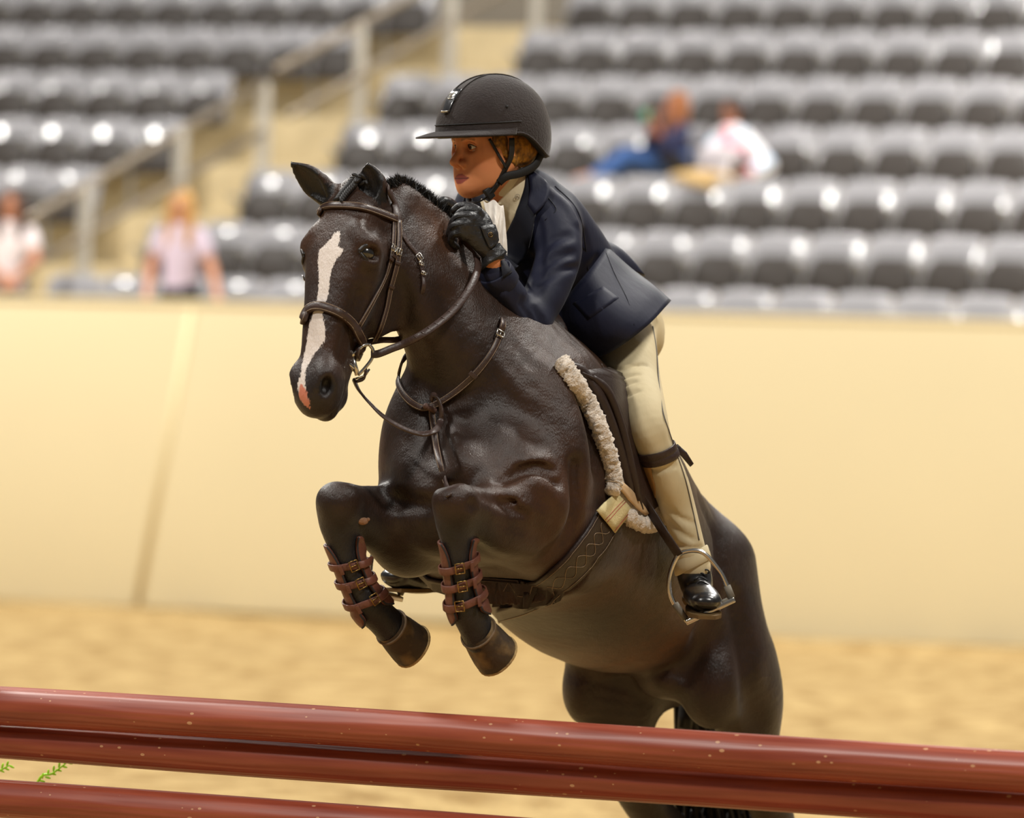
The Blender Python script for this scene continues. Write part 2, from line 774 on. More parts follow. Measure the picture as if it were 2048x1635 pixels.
# sand footing: a real relief near the fence, flat further off
def build_ground():
    nx, ny = 150, 260
    xs = np.linspace(-16, 16, nx)
    ys = np.linspace(-18, 32, ny)
    X, Y = np.meshgrid(xs, ys, indexing='ij')
    rs = np.random.RandomState(3)
    Z = np.zeros_like(X)
    for _ in range(60):
        a, f = rs.uniform(0, 6.28), rs.uniform(0.8, 7)
        Z += 0.022 / f * np.sin((X * math.cos(a) + Y * math.sin(a)) * f + rs.uniform(0, 6.28))
    Z = np.clip(Z * 0.8, -0.03, 0.03)
    v = np.stack([X, Y, Z], -1).reshape(-1, 3)
    i = np.arange(nx * ny).reshape(nx, ny)
    f = np.stack([i[:-1, :-1], i[1:, :-1], i[1:, 1:], i[:-1, 1:]], -1).reshape(-1, 4)
    m = mat('sand_footing', srgb(176, 150, 102), 0.95, spec=0.15, mix=(srgb(140, 112, 68), 4.5, 0.40, 0.66), noise=(45, 0.22), bump=(26, 0.9))
    tag(mesh_obj('floor', v, f, m), 'pale golden sand footing of the arena', kind='structure')


def build_wall():
    m = mat('cream_wall', srgb(232, 219, 181), 0.55, spec=0.3, noise=(0.7, 0.02))
    ms = mat('wall_joint', srgb(222, 206, 162), 0.7)
    b = MB()
    b.box(stand_xy(0, 0.1) + V(0, 0, WALL_H / 2), (16, 0.1, WALL_H / 2), WR, 0.03)
    w = tag(b.build('wall_arena', m, None, True, 0.6), 'cream painted kick wall around the arena', kind='structure')
    b = MB()
    b.box(stand_xy(0, 0.09) + V(0, 0, WALL_H + 0.02), (16, 0.105, 0.02), WR, 0.008)
    b.build('cap', m, w, True, 0.6)
    # slanted panel joint on the left
    p0 = stand_xy(px_on_row(384, 0, WALL_H - 0.02), 0) + V(0, 0, WALL_H - 0.02)
    p1 = stand_xy(px_on_row(276, 0, 0.03), 0) + V(0, 0, 0.03)
    b = MB()
    b.tube([p0 - NU * 0.004, p1 - NU * 0.004], None, flat=(0.03, 0.006), side=RU)
    b.build('panel_joint', ms, w)


build_ground()
build_wall()

# terraces
RISE, TREAD, W1 = 0.49, 1.0, 0.95
Z1 = 1.78           # floor height of the first row
NROW = 8


def build_terraces():
    m = mat('terrace_concrete', srgb(196, 178, 140), 0.8, noise=(3, 0.15))
    for k in range(NROW):
        b = MB()
        w0 = 0.2 if k == 0 else W1 + (k - 0.55) * TREAD
        w1 = W1 + (k + 0.45) * TREAD
        z = Z1 + k * RISE
        b.box(stand_xy(0, (w0 + w1) / 2) + V(0, 0, z / 2), (17, (w1 - w0) / 2, z / 2), WR, 0.015)
        o = b.build('floor_terrace', m, None, True, 0.6)
        tag(o, 'beige concrete terrace step under a row of seats', kind='structure')
    b = MB()
    wb = W1 + (NROW - 0.55) * TREAD
    b.box(stand_xy(0, wb + 0.6) + V(0, 0, 4.5), (18, 0.1, 4.5), WR)
    tag(b.build('wall_back', mat('back_wall', srgb(120, 112, 100), 0.9), None), 'plain grey wall behind the stands', kind='structure')


build_terraces()

# tip-up stadium seats
M_SEATBACK = mat('seat_grey_plastic', srgb(148, 147, 151), 0.17, spec=0.6, noise=(8, 0.05))
M_SEATPAN = mat('seat_shaded_plastic', srgb(58, 53, 50), 0.5, spec=0.3)  # shade of the tipped-up underside put into the pan colour
M_SEATARM = mat('seat_standard_metal', srgb(150, 148, 146), 0.5, spec=0.4)


def seat_meshes():
    """local frame: x right, y away from the ring, z up; origin on the terrace"""
    th = 0.018
    # backrest: shallow bowl with rounded top corners
    def back(y_off):
        rows = []
        for j in range(11):
            v = j / 10
            z = 0.40 + 0.46 * v
            hw = 0.234 - 0.022 * max(0, (v - 0.7) / 0.3) ** 2.5
            r = []
            for i in range(13):
                u = -1 + 2 * i / 12
                x = hw * u
                zz = z - (0.022 * abs(u) ** 4 if v > 0.6 else 0) * (v - 0.6) / 0.4
                y = 0.13 + 0.14 * (v ** 1.3) - 0.05 * abs(u) ** 2.2 + y_off + (0.03 * ((v - 0.85) / 0.15) ** 2 if v > 0.85 else 0)
                r.append((x, y, zz))
            rows.append(r)
        return rows
    b = MB()
    f, g = back(0), back(th)
    b.grid(f)
    b.grid(g)
    n, m = 13, 11
    o = n * m
    ring = [j * n for j in range(m)] + [(m - 1) * n + i for i in range(1, n)] + [j * n + n - 1 for j in range(m - 2, -1, -1)] + [i for i in range(n - 2, 0, -1)]
    for a, c in zip(ring, ring[1:] + ring[:1]):
        b.f.append((a, c, c + o, a + o))
    bk = b.build('backrest', M_SEATBACK)
    # seat pan, tipped up: its underside, coloured as shaded, faces the ring
    b = MB()
    pf, pg = [], []
    for j in range(8):
        v = j / 7
        hw = (0.215 - 0.045 * v) * (1 - 0.25 * max(0, (v - 0.75) / 0.25) ** 2)
        y = 0.02 + 0.075 * v - 0.02 * math.sin(v * 3.1)
        pf.append([(hw * (-1 + 2 * i / 8), y - 0.018 * (1 - (-1 + 2 * i / 8) ** 2), 0.36 + 0.31 * v) for i in range(9)])
        pg.append([(x, yy + 0.035, z) for x, yy, z in pf[-1]])
    b.grid(pf)
    b.grid(pg)
    n, m = 9, 8
    o = n * m
    ring = [j * n for j in range(m)] + [(m - 1) * n + i for i in range(1, n)] + [j * n + n - 1 for j in range(m - 2, -1, -1)] + [i for i in range(n - 2, 0, -1)]
    for a, c in zip(ring, ring[1:] + ring[:1]):
        b.f.append((a, c, c + o, a + o))
    pan = b.build('seat_pan', M_SEATPAN)
    # standard with armrest on one side
    b = MB()
    b.box((-0.243, 0.12, 0.24), (0.014, 0.03, 0.24), None, 0.008)
    b.box((-0.243, 0.08, 0.012), (0.02, 0.09, 0.012), None, 0.006)
    b.tube([(-0.243, 0.14, 0.40), (-0.243, 0.12, 0.52), (-0.243, 0.05, 0.60), (-0.243, -0.1, 0.615)], None, flat=(0.022, 0.014), side=V(1, 0, 0))
    arm = b.build('standard', M_SEATARM)
    return [bk, pan, arm]


SEAT_PARTS = seat_meshes()
_seat_first = [True]
ORD = ['zeroth', 'first', 'second', 'third', 'fourth', 'fifth', 'sixth', 'seventh', 'eighth', 'ninth', 'tenth', 'eleventh', 'twelfth',
       'thirteenth', 'fourteenth', 'fifteenth', 'sixteenth', 'seventeenth', 'eighteenth', 'nineteenth', 'twentieth']
ROWN = ['front row', 'second row', 'third row', 'fourth row', 'fifth row', 'sixth row', 'top visible row']
STAND_YAW = math.atan2(RU[1], RU[0])


OCCUPIED = []


def place_seat(u, row, label, group):
    z = Z1 + row * RISE
    w = W1 + row * TREAD
    loc = stand_xy(u, w) + V(0, 0, z)
    root = empty('stadium_seat', loc, label, 'seat', group, STAND_YAW)
    for q in SEAT_PARTS:
        c = q if _seat_first[0] else q.copy()
        if not _seat_first[0]:
            COL.objects.link(c)
        c.parent = root
        if c.name.startswith('seat_pan') and row == 3:
            x = proj(loc + V(0, 0, .7))[0]
            if 1330 < x < 1520:       # folded down under a spectator
                c.rotation_euler = (math.radians(78), 0, 0)
                c.location = (0, .38, .32)
                OCCUPIED.append(loc)
    _seat_first[0] = False


SEAT_PITCH = 0.475
# an anchor seat (its middle in photo columns) and the first and last column of each block
ROWS_R = [(1607, 95, 2090), (1560, 300, 2090), (1403, 490, 2090), (1584, 670, 2090), (1545, 850, 2090), (1501, 1040, 2090), (1490, 1200, 2090)]
ROWS_L = [None, (-120, -40, 40), (55, -40, 130), (127, -40, 380), (224, -40, 470), (301, -40, 740), (265, -40, 800)]


def build_seats():
    for blk, rows, side in (('right', ROWS_R, 1), ('left', ROWS_L, -1)):
        for k, q in enumerate(rows):
            if q is None:
                continue
            a, x0, x1 = q
            w, z = W1 + k * TREAD + 0.2, Z1 + k * RISE + 0.8
            ua, u0, u1 = px_on_row(a, w, z), px_on_row(x0, w, z), px_on_row(x1, w, z)
            n0 = math.ceil((u0 - ua) / SEAT_PITCH - 0.35)
            n1 = math.floor((u1 - ua) / SEAT_PITCH + 0.35)
            idx = list(range(n0, n1 + 1))
            if side < 0:
                idx = idx[::-1]
            for i, n in enumerate(idx):
                place_seat(ua + n * SEAT_PITCH, k, 'grey tip-up stadium seat, %s from the stairs, %s, %s block' % (ORD[i + 1], ROWN[k], blk),
                           'grey stadium seats in the %s block' % blk)


build_seats()
_M_STEP = mat('aisle_step_concrete', srgb(214, 198, 158), 0.75, noise=(4, 0.12))


def build_aisle():
    """half steps of the stairs between the two blocks"""
    for k in range(NROW - 1):
        w, z = W1 + (k + 0.45) * TREAD, Z1 + k * RISE
        x0 = 150 + 178 * k
        u = px_on_row(x0 + 20, w, z + 0.3)
        b = MB()
        b.box(stand_xy(u, w - 0.22) + V(0, 0, z + RISE / 4), (0.55, 0.22, RISE / 4), WR, 0.012)
        tag(b.build('aisle_step', _M_STEP, None, True, 0.6), 'pale concrete half step on the stairs, step %s from the bottom' % ['one', 'two', 'three', 'four', 'five', 'six', 'seven'][k],
            'step', 'half steps of the aisle stairs')


build_aisle()
M_RAIL = mat('rail_metal', srgb(150, 138, 122), 0.4, metal=0.4)
M_POST = mat('rail_post_white', srgb(205, 200, 190), 0.45)


def on_row(px, py, w):
    """point on the vertical plane w behind the wall that shows at (px, py)"""
    lo, hi = 10.0, 60.0
    for _ in range(60):
        m = (lo + hi) / 2
        q = P(px, py, m)
        if (q - WALL0) @ NU < w:
            lo = m
        else:
            hi = m
    return P(px, py, lo)


def build_railing(tops, lows, feet, label):
    root = empty('stair_railing', feet[0], label, 'railing', 'stair railings')
    for t, f in zip(tops, feet):
        b = MB()
        b.box((t + f) / 2, (0.045, 0.045, np.linalg.norm(t - f) / 2), WR, 0.01)
        b.build('post', M_POST, root, True, 0.6)
    for line, nm in ((tops, 'handrail'), (lows, 'middle_rail')):
        b = MB()
        ext = [line[0] + (line[0] - line[1]) * 0.9] + list(line) if nm == 'handrail' or True else line
        b.tube(ext, 0.034, 10)
        b.build(nm, M_RAIL, root)


def rail_pts(pix, ws):
    return [on_row(x, y, w) for (x, y), w in zip(pix, ws)]


_ws = (1.4, 2.4, 3.4)
_t = rail_pts([(172, 372), (362, 262), (530, 165)], _ws)
_l = rail_pts([(172, 468), (362, 358), (530, 262)], _ws)
_f = [V(q[0], q[1], Z1 + k * RISE) for q, k in zip(_t, (0, 1, 2))]
build_railing(_t, _l, _f, 'lower grey stair railing with pale posts, behind the person in lilac')
_ws = (4.4, 5.4, 6.4)
_t = rail_pts([(722, 48), (905, -52), (1080, -150)], _ws)
_l = rail_pts([(735, 140), (905, 40), (1085, -60)], _ws)
_f = [V(q[0], q[1], Z1 + k * RISE) for q, k in zip(_t, (3, 4, 5))]
build_railing(_t, _l, _f, 'upper grey stair railing climbing above the horse, between the seat blocks')

# ------------------------------------------------------------------ the fence
M_POLE = None


def pole_material():
    m = bpy.data.materials.new('red_painted_rail')
    m.use_nodes = True
    nt = m.node_tree
    b = nt.nodes['Principled BSDF']
    tc = nt.nodes.new('ShaderNodeTexCoord')
    L = nt.links.new
    mp = nt.nodes.new('ShaderNodeMapping')
    mp.inputs['Scale'].default_value = (1.2, 16, 16)
    L(tc.outputs['Object'], mp.inputs[0])
    n1 = nt.nodes.new('ShaderNodeTexNoise')
    n1.inputs['Scale'].default_value = 2.0
    n1.inputs['Detail'].default_value = 6
    L(mp.outputs[0], n1.inputs['Vector'])
    cr = nt.nodes.new('ShaderNodeValToRGB')
    cr.color_ramp.elements[0].position = 0.3
    cr.color_ramp.elements[0].color = (*srgb(124, 48, 30), 1)
    cr.color_ramp.elements[1].position = 0.75
    cr.color_ramp.elements[1].color = (*srgb(162, 80, 56), 1)
    L(n1.outputs['Fac'], cr.inputs[0])
    # paint chips
    vo = nt.nodes.new('ShaderNodeTexVoronoi')
    vo.inputs['Scale'].default_value = 34
    mp2 = nt.nodes.new('ShaderNodeMapping')
    mp2.inputs['Scale'].default_value = (0.75, 1.3, 1.3)
    L(tc.outputs['Object'], mp2.inputs[0])
    L(mp2.outputs[0], vo.inputs['Vector'])
    n2 = nt.nodes.new('ShaderNodeTexNoise')
    n2.inputs['Scale'].default_value = 9
    L(tc.outputs['Object'], n2.inputs['Vector'])
    ma = nt.nodes.new('ShaderNodeMath')
    ma.operation = 'MULTIPLY_ADD'
    ma.inputs[1].default_value = 0.62
    ma.inputs[2].default_value = -0.255
    L(n2.outputs['Fac'], ma.inputs[0])
    lt = nt.nodes.new('ShaderNodeMath')
    lt.operation = 'LESS_THAN'
    L(vo.outputs['Distance'], lt.inputs[0])
    L(ma.outputs[0], lt.inputs[1])
    mx = nt.nodes.new('ShaderNodeMix')
    mx.data_type = 'RGBA'
    mx.inputs[7].default_value = (*srgb(205, 160, 120), 1)
    mf = nt.nodes.new('ShaderNodeMath')
    mf.operation = 'MULTIPLY'
    mf.inputs[1].default_value = 0.75
    L(lt.outputs[0], mf.inputs[0])
    L(mf.outputs[0], mx.inputs[0])
    L(cr.outputs[0], mx.inputs[6])
    L(mx.outputs[2], b.inputs['Base Color'])
    b.inputs['Roughness'].default_value = 0.4
    b.inputs['Specular IOR Level'].default_value = 0.65
    # raised grain lines
    wv = nt.nodes.new('ShaderNodeTexWave')
    wv.inputs['Scale'].default_value = 10
    wv.inputs['Distortion'].default_value = 5
    wv.inputs['Detail'].default_value = 1.5
    wv.inputs['Detail Scale'].default_value = 0.6
    wv.bands_direction = 'Z'
    mp3 = nt.nodes.new('ShaderNodeMapping')
    mp3.inputs['Scale'].default_value = (0.35, 3, 3)
    L(tc.outputs['Object'], mp3.inputs[0])
    L(mp3.outputs[0], wv.inputs['Vector'])
    bp = nt.nodes.new('ShaderNodeBump')
    bp.inputs['Strength'].default_value = 0.25
    bp.inputs['Distance'].default_value = 0.004
    L(wv.outputs['Fac'], bp.inputs['Height'])
    L(bp.outputs[0], b.inputs['Normal'])
    return m


POLE_YAW = math.radians(26)
PDIR = V(math.cos(POLE_YAW), -math.sin(POLE_YAW), 0)


def build_fence():
    m = pole_material()
    specs = [(1024, 1476, -0.26, 0.0495, 'thick red-brown wooden rail on top of the fence'),
             (1024, 1549, -0.20, 0.0475, 'red-brown wooden rail with visible grain right under the top rail'),
             (1024, 1672, -0.26, 0.049, 'lowest red-brown wooden rail at the left bottom edge')]
    ends = []
    for px, py, dp, r, lab in specs:
        c = P(px, py, dp)
        L = 1.9
        b = MB()
        n = 40
        pts, rr = [], []
        for i in range(-n, n + 1):
            s = i / n * L
            pts.append((s, 0.002 * math.sin(s * 2.1 + px), 0.0025 * math.sin(s * 1.7 + py)))
            rr.append(r * (1 + 0.012 * math.sin(s * 3 + py)))
        rr[0] *= 0.9
        rr[-1] *= 0.9
        b.tube(pts, rr, 40)
        o = b.build('jump_rail', m, None, True, 0.8)
        o.location = c
        o.rotation_euler = (math.radians(40 * (py % 7)), 0, -POLE_YAW)
        o.rotation_mode = 'XYZ'
        tag(o, lab, 'jump pole', 'rails of the fence')
        ends.append(c)
    # upright stands that carry the rails, outside the frame on both sides
    mw = mat('stand_white_paint', srgb(230, 228, 220), 0.5)
    for sgn, nm in ((-1, 'white wooden jump stand at the left end of the rails'), (1, 'white wooden jump stand at the right end of the rails')):
        base = ends[0] + PDIR * (sgn * 1.98)
        Rm = np.stack([PDIR, np.cross(V(0, 0, 1), PDIR), V(0, 0, 1)], 1)
        root = empty('jump_stand', V(base[0], base[1], 0), nm, 'jump stand', 'jump stands')
        b = MB()
        b.box(V(base[0], base[1], 0.72), (0.05, 0.05, 0.68), Rm, 0.008)
        b.build('post', mw, root, True, 0.6)
        b = MB()
        b.box(V(base[0], base[1], 0.045), (0.05, 0.36, 0.04), Rm, 0.008)
        b.build('foot', mw, root, True, 0.6)
        for c in ends:
            q = c + PDIR * (sgn * 1.86)
            b = MB()
            b.box(q - V(0, 0, 0.055) + PDIR * sgn * 0.03, (0.05, 0.05, 0.006), Rm, 0.002)
            b.build('cup', mat('cup_metal', srgb(120, 120, 120), 0.4, metal=0.8), root, True, 0.6)


build_fence()


def build_sprigs():
    g = mat('leaf_green', srgb(150, 214, 30), 0.5, noise=(60, 0.3))
    for i, (x0, y0, x1, y1, lab) in enumerate(((76, 1562, 134, 1524, 'bright green leafy sprig behind the two lowest rails at left'),
                                               (-34, 1552, 18, 1530, 'bright green sprig cut by the left photo edge'))):
        a, c = P(x0, y0, 0.80), P(x1, y1, 0.75)
        foot = V(a[0] - 0.05, a[1] + 0.1, 0.0)
        root = empty('green_sprig', foot, lab, 'plant', 'green sprigs at the fence')
        pts = spline([foot, foot * 0.4 + a * 0.6 + V(-0.03, 0, 0.02), a, (a + c) / 2 + V(0, 0, -0.004), c], 6)
        b = MB()
        b.tube(pts, list(np.linspace(0.006, 0.0018, len(pts))), 6)
        b.build('stem', g, root)
        for j in range(11):
            t = 0.25 + 0.75 * j / 10
            q = a + (c - a) * (0.05 + 0.95 * j / 10)
            d = nrm(c - a)
            sd = nrm(np.cross(d, V(0, 1, 0))) * (1 if j % 2 else -1)
            l = 0.016
            tip = q + d * l * 0.8 + sd * l * 0.7
            nn = np.cross(d, sd)
            b = MB()
            b.ellipsoid((q + tip) / 2, np.stack([nrm(tip - q), nrm(np.cross(nn, tip - q)), nrm(nn)], 1), (l * 0.6, l * 0.22, 0.0015), 8, 4)
            b.build('leaf', g, root)


build_sprigs()
# ------------------------------------------------------------------ the horse
HW = P(1085, 690, 0.45)                       # withers
HF = nrm(V(-.385, -.83, .415))               # forward along the spine
HL = nrm(V(.907, -.421, 0)); HL = nrm(HL - HF * (HL @ HF))
HU = np.cross(HF, HL)
HR = np.stack([HF, HL, HU], 1)


def H(f, l, u):
    return HW + HF * f + HL * l + HU * u


# head frame
HP0 = P(716, 392, 0.02)                       # poll
HD = nrm(P(618, 832, -0.17) - HP0)            # down the face
_yaw = math.radians(37)
HS = V(math.cos(_yaw), -math.sin(_yaw), 0.05)
HS = nrm(HS - HD * (HS @ HD))                 # horse's left
HN = np.cross(HS, HD)                         # out of the face
if HN[1] > 0:
    HN = -HN
HHR = np.stack([HS, HN, HD], 1)


def Hd(t, s, n):
    return HP0 + HD * t + HS * s + HN * n


def horse_prims():
    L = []
    A = L.append
    # trunk
    tr = [(.20, -.50, .15, .20, .15), (.15, -.46, .19, .25, .22), (.07, -.39, .225, .30, .32), (-.05, -.355, .25, .34, .385), (-.2, -.35, .28, .30, .395),
          (-.4, -.35, .30, .28, .385), (-.55, -.345, .30, .28, .36), (-.7, -.32, .285, .28, .32), (-.85, -.29, .255, .26, .29),
          (-1.0, -.30, .225, .225, .26), (-1.12, -.35, .17, .17, .19), (-1.19, -.39, .11, .12, .12)]
    A(Tube([(H(f, 0, u), w, t, b) for f, u, w, t, b in tr], side=HL, n=2.25, flip=False))
    # neck
    nk = [(P(772, 455, 0.06), .066, .105, .10), (P(806, 505, .08), .080, .125, .125), (P(858, 575, .12), .097, .150, .158), (P(920, 665, .17), .128, .175, .195),
          (P(984, 760, .24), .170, .20, .24), (P(1015, 850, .31), .20, .24, .25), (P(1020, 930, .36), .20, .24, .24)]
    A(Tube(nk, k=.10, side=np.stack([HS * .6 + HL * .4, HL, HL, HL, HL, HL]), n=2.2))
    # crest
    A(Tube([(P(800, 392, .10), .030), (P(868, 440, .16), .032), (P(926, 512, .22), .036), (P(975, 590, .28), .042), (P(1040, 668, .38), .05), (H(-.05, 0, -.06), .05), (H(-.3, 0, -.12), .05)], k=.07))
    # shoulders
    for s in (1, -1):
        A(Ell(H(.05, s * .155, -.37), (.14, .085, .27), HR @ np.array([[.94, 0, .34], [0, 1, 0], [-.34, 0, .94]]), k=.12))
        A(Ell(H(.19, s * .155, -.50), (.09, .08, .12), HR, k=.10))
        A(Ell(H(.235, s * .085, -.585), (.075, .085, .10), HR, k=.07))        # breast
        A(Ell(H(-.08, s * .19, -.46), (.13, .06, .16), HR, k=.09))            # triceps
    A(Ell(P(842, 890, .17), (.098, .10, .14), None, k=.08))
    A(Ell(P(864, 824, .18), (.070, .09, .11), None, k=.09))
    # ---------- fore legs
    # near (left)
    el = P(1108, 1062, .14)
    kn = P(926, 1024, -.17)
    sdl = nrm(np.cross(kn - el, V(0, 0, 1)))
    if sdl @ HL < 0:
        sdl = -sdl
    A(Tube([(P(1090, 1010, .24), .10, .125, .125), (P(1085, 1050, .13), .092, .115, .11), (P(1040, 1052, .03), .078, .094, .094), (P(985, 1035, -.08), .062, .070, .072), (P(940, 1018, -.155), .052, .055, .052)], k=.05, side=sdl))
    A(Ell(P(1090, 1050, .12), (.10, .12, .11), np.stack([sdl, nrm(kn - el), V(0, 0, 1)], 1), k=.06))
    A(Ell(P(1115, 1005, .15), (.075, .11, .10), None, k=.05))
    cl = [(P(908, 1008, -.185), .046, .046, .046), (P(908, 1040, -.18), .047, .046, .046), (P(914, 1086, -.165), .038, .040, .038), (P(918, 1120, -.155), .036, .040, .040), (P(925, 1170, -.14), .036, .040, .040), (P(934, 1212, -.125), .043, .046, .046),
          (P(950, 1250, -.105), .042, .042, .042), (P(964, 1274, -.085), .047, .047, .047)]
    A(Tube(cl, k=.035, side=HL))
    A(Ell(P(900, 1000, -.19), .040, k=.03))
    A(Ell(P(918, 1006, -.215), (.046, .030, .044), None, k=.03))
    A(Ell(P(948, 1006, -.16), (.03, .03, .03), k=.03))
    # far (right)
    sd2 = nrm(HL)
    A(Tube([(P(880, 1020, .30), .10, .13, .12), (P(835, 1050, .20), .09, .125, .115), (P(790, 1050, .12), .075, .100, .098), (P(742, 1035, .05), .060, .074, .074), (P(700, 1022, 0.0), .052, .055, .052)], k=.05, side=V(.2, -.9, .1)))
    A(Ell(P(812, 1080, .17), (.075, .09, .085), None, k=.06))
    cr_ = [(P(676, 1006, -.03), .046, .047, .047), (P(674, 1040, -.025), .047, .046, .046), (P(684, 1084, -.01), .038, .040, .038), (P(697, 1120, .0), .035, .040, .040), (P(716, 1170, .012), .035, .040, .040), (P(740, 1210, .03), .043, .046, .046),
           (P(766, 1238, .05), .042, .042, .042), (P(786, 1256, .066), .047, .047, .047)]
    A(Tube(cr_, k=.035, side=HL))
    A(Ell(P(668, 1000, -.03), .040, k=.03))
    A(Ell(P(680, 1008, -.06), (.044, .030, .044), None, k=.03))
    # ---------- hind quarters
    for s in (1, -1):
        A(Ell(H(-.93, s * .125, -.29), (.21, .11, .20), HR, k=.09))
    # near hind
    A(Tube([(P(1425, 1130, 1.02), .11, .15, .15), (P(1432, 1235, 1.02), .125, .155, .155), (P(1456, 1330, 1.03), .125, .14, .14), (P(1486, 1410, 1.07), .098, .105, .105), (P(1503, 1490, 1.13), .072, .082, .08), (P(1525, 1580, 1.21), .056, .065, .065),
            (P(1552, 1640, 1.27), .050, .062, .06), (P(1575, 1710, 1.31), .036, .044, .044), (P(1602, 1770, 1.36), .034, .04, .04), (P(1624, 1812, 1.40), .042, .045, .045), (P(1628, 1838, 1.38), .038, .04, .04), (P(1626, 1856, 1.36), .046, .046, .046)], k=.07, side=HL))
    A(Ell(P(1425, 1375, .93), (.085, .09, .11), None, k=.07))       # stifle
    A(Ell(P(1505, 1370, 1.14), (.06, .1, .12), None, k=.09))
    # far hind
    A(Tube([(P(1290, 1240, 1.28), .12, .16, .16), (P(1262, 1330, 1.22), .13, .155, .155), (P(1243, 1400, 1.20), .118, .13, .13), (P(1240, 1460, 1.22), .095, .105, .105), (P(1256, 1530, 1.28), .070, .08, .08), (P(1295, 1612, 1.37), .055, .064, .064),
            (P(1345, 1665, 1.45), .048, .058, .058), (P(1400, 1730, 1.50), .036, .043, .043), (P(1452, 1775, 1.54), .034, .04, .04), (P(1484, 1806, 1.57), .042, .045, .045), (P(1490, 1828, 1.55), .038, .04, .04), (P(1488, 1842, 1.53), .046, .046, .046)], k=.06, side=HL))
    A(Ell(P(1165, 1375, 1.13), (.055, .08, .09), None, k=.06))
    # groin
    A(Ell(P(1330, 1360, 1.0), (.07, .12, .05), None, k=.05))
    # ---------- head
    A(Tube([(Hd(-.005, 0, -.005), .056, .045, .06), (Hd(.05, 0, .005), .076, .054, .075), (Hd(.11, 0, .010), .088, .058, .09), (Hd(.165, 0, .014), .094, .058, .095), (Hd(.225, 0, .014), .085, .054, .09),
            (Hd(.29, 0, .012), .072, .050, .08), (Hd(.36, 0, .010), .060, .047, .07), (Hd(.42, 0, .004), .054, .044, .065), (Hd(.47, 0, .0), .055, .042, .06), (Hd(.515, 0, -.004), .055, .038, .05)], k=.03, side=HS, n=2.5))
    # lower jaw and cheek plates
    for s in (1, -1):
        A(Tube([(Hd(.11, s * .058, -.085), .030, .070), (Hd(.17, s * .060, -.125), .032, .088), (Hd(.235, s * .056, -.125), .029, .082), (Hd(.30, s * .047, -.098), .024, .055)], k=.035, side=HS))
        A(Tube([(Hd(.16, s * .068, -.005), .032), (Hd(.24, s * .060, -.025), .028), (Hd(.33, s * .048, -.035), .020)], k=.04))        # facial crest
        A(Tube([(Hd(.118, s * .070, .038), .024), (Hd(.145, s * .092, .032), .024), (Hd(.168, s * .098, .012), .020)], k=.025))     # brow ridge
        A(Ell(Hd(.192, s * .092, .008), (.016, .024, .018), HHR, k=.02))
    A(Tube([(Hd(.30, 0, -.10), .045, .038), (Hd(.38, 0, -.080), .038, .032), (Hd(.45, 0, -.070), .036, .030), (Hd(.50, 0, -.066), .036, .028)], k=.03, side=HS))
    # muzzle
    A(Ell(Hd(.505, 0, -.012), (.061, .053, .055), HHR, k=.03))
    A(Ell(Hd(.545, 0, -.016), (.050, .044, .044), HHR, k=.03))
    for s in (1, -1):
        A(Ell(Hd(.498, s * .043, .014), (.026, .032, .044), HHR, k=.02))      # nostril wings
    A(Ell(Hd(.548, 0, -.058), (.034, .026, .036), HHR, k=.012))                # lower lip and chin
    A(Ell(Hd(.515, 0, -.080), (.032, .026, .034), HHR, k=.02))
    A(Tube([(Hd(.555, -.04, -.047), .004), (Hd(.567, 0, -.046), .004), (Hd(.555, .04, -.047), .004), (Hd(.50, .054, -.048), .004), (Hd(.455, .05, -.045), .004)], k=.008, sub=True))
    for s in (1, -1):
        A(Ell(Hd(.174, s * .110, .024), (.016, .020, .014), HHR, k=.012, sub=True))      # eye socket
        A(Ell(Hd(.095, s * .098, .030), (.010, .016, .022), HHR, k=.03, sub=True))         # hollow above the eye
        A(Tube([(Hd(.28, s * .085, .005), .01), (Hd(.36, s * .072, -.008), .012), (Hd(.43, s * .065, -.01), .01)], k=.03, sub=True))
    # ears
    for s, tip, base, face in ((-1, P(580, 323, .02), P(664, 396, .04), V(-.3, -.8, -.55)), (1, P(735, 323, -.02), P(750, 402, .0), V(-.35, -.93, .05))):
        d = nrm(tip - base)
        fc = nrm(V(*face) - d * (V(*face) @ d))
        sd = np.cross(d, fc)
        ln = np.linalg.norm(tip - base)
        e = [(base - d * .02, .032, .030), (base + d * ln * .15, .036, .029), (base + d * ln * .40, .040, .024), (base + d * ln * .64 - fc * .003, .033, .017), (base + d * ln * .86, .017, .010), (tip - d * .005, .005, .005)]
        A(Tube(e, k=.018, side=sd))
        e = [(base + d * ln * .16 + fc * .022, .012, .012), (base + d * ln * .40 + fc * .019, .029, .015), (base + d * ln * .64 + fc * .012, .023, .011), (base + d * ln * .84 + fc * .006, .010, .006)]
        A(Tube(e, k=.006, side=sd, sub=True))
    # muscle relief found on the finished surface
    def groove(pix, r, k, lift=None):
        q, g = ray_surface(base, pix, lift=r * .35 if lift is None else lift)
        q = np.array(spline(q, 4))
        e = np.sin(np.linspace(.15, math.pi - .15, len(q))) ** .6
        A(Tube([(p + n_ * r * (1 - w) * .8, r * (.35 + .65 * w)) for p, n_, w in zip(q, np.interp(np.arange(len(q)), [0, len(q)], [0, 0])[:, None] + g.mean(0), e)], k=k, sub=True, res=1))

    def ridge(pix, r, k, lift=None):
        q, g = ray_surface(base, pix, lift=-r * .55 if lift is None else lift)
        A(Tube([(p, r * e) for p, e in zip(q, [.5] + [1] * (len(q) - 2) + [.5])], k=k))
    base = list(L)
    ridge([(1020, 985), (1062, 972), (1092, 992), (1106, 1035), (1100, 1075)], .030, .06)
    ridge([(985, 990), (1030, 1008), (1075, 1030)], .022, .04)
    ridge([(960, 1060), (1010, 1082), (1070, 1096)], .022, .04)
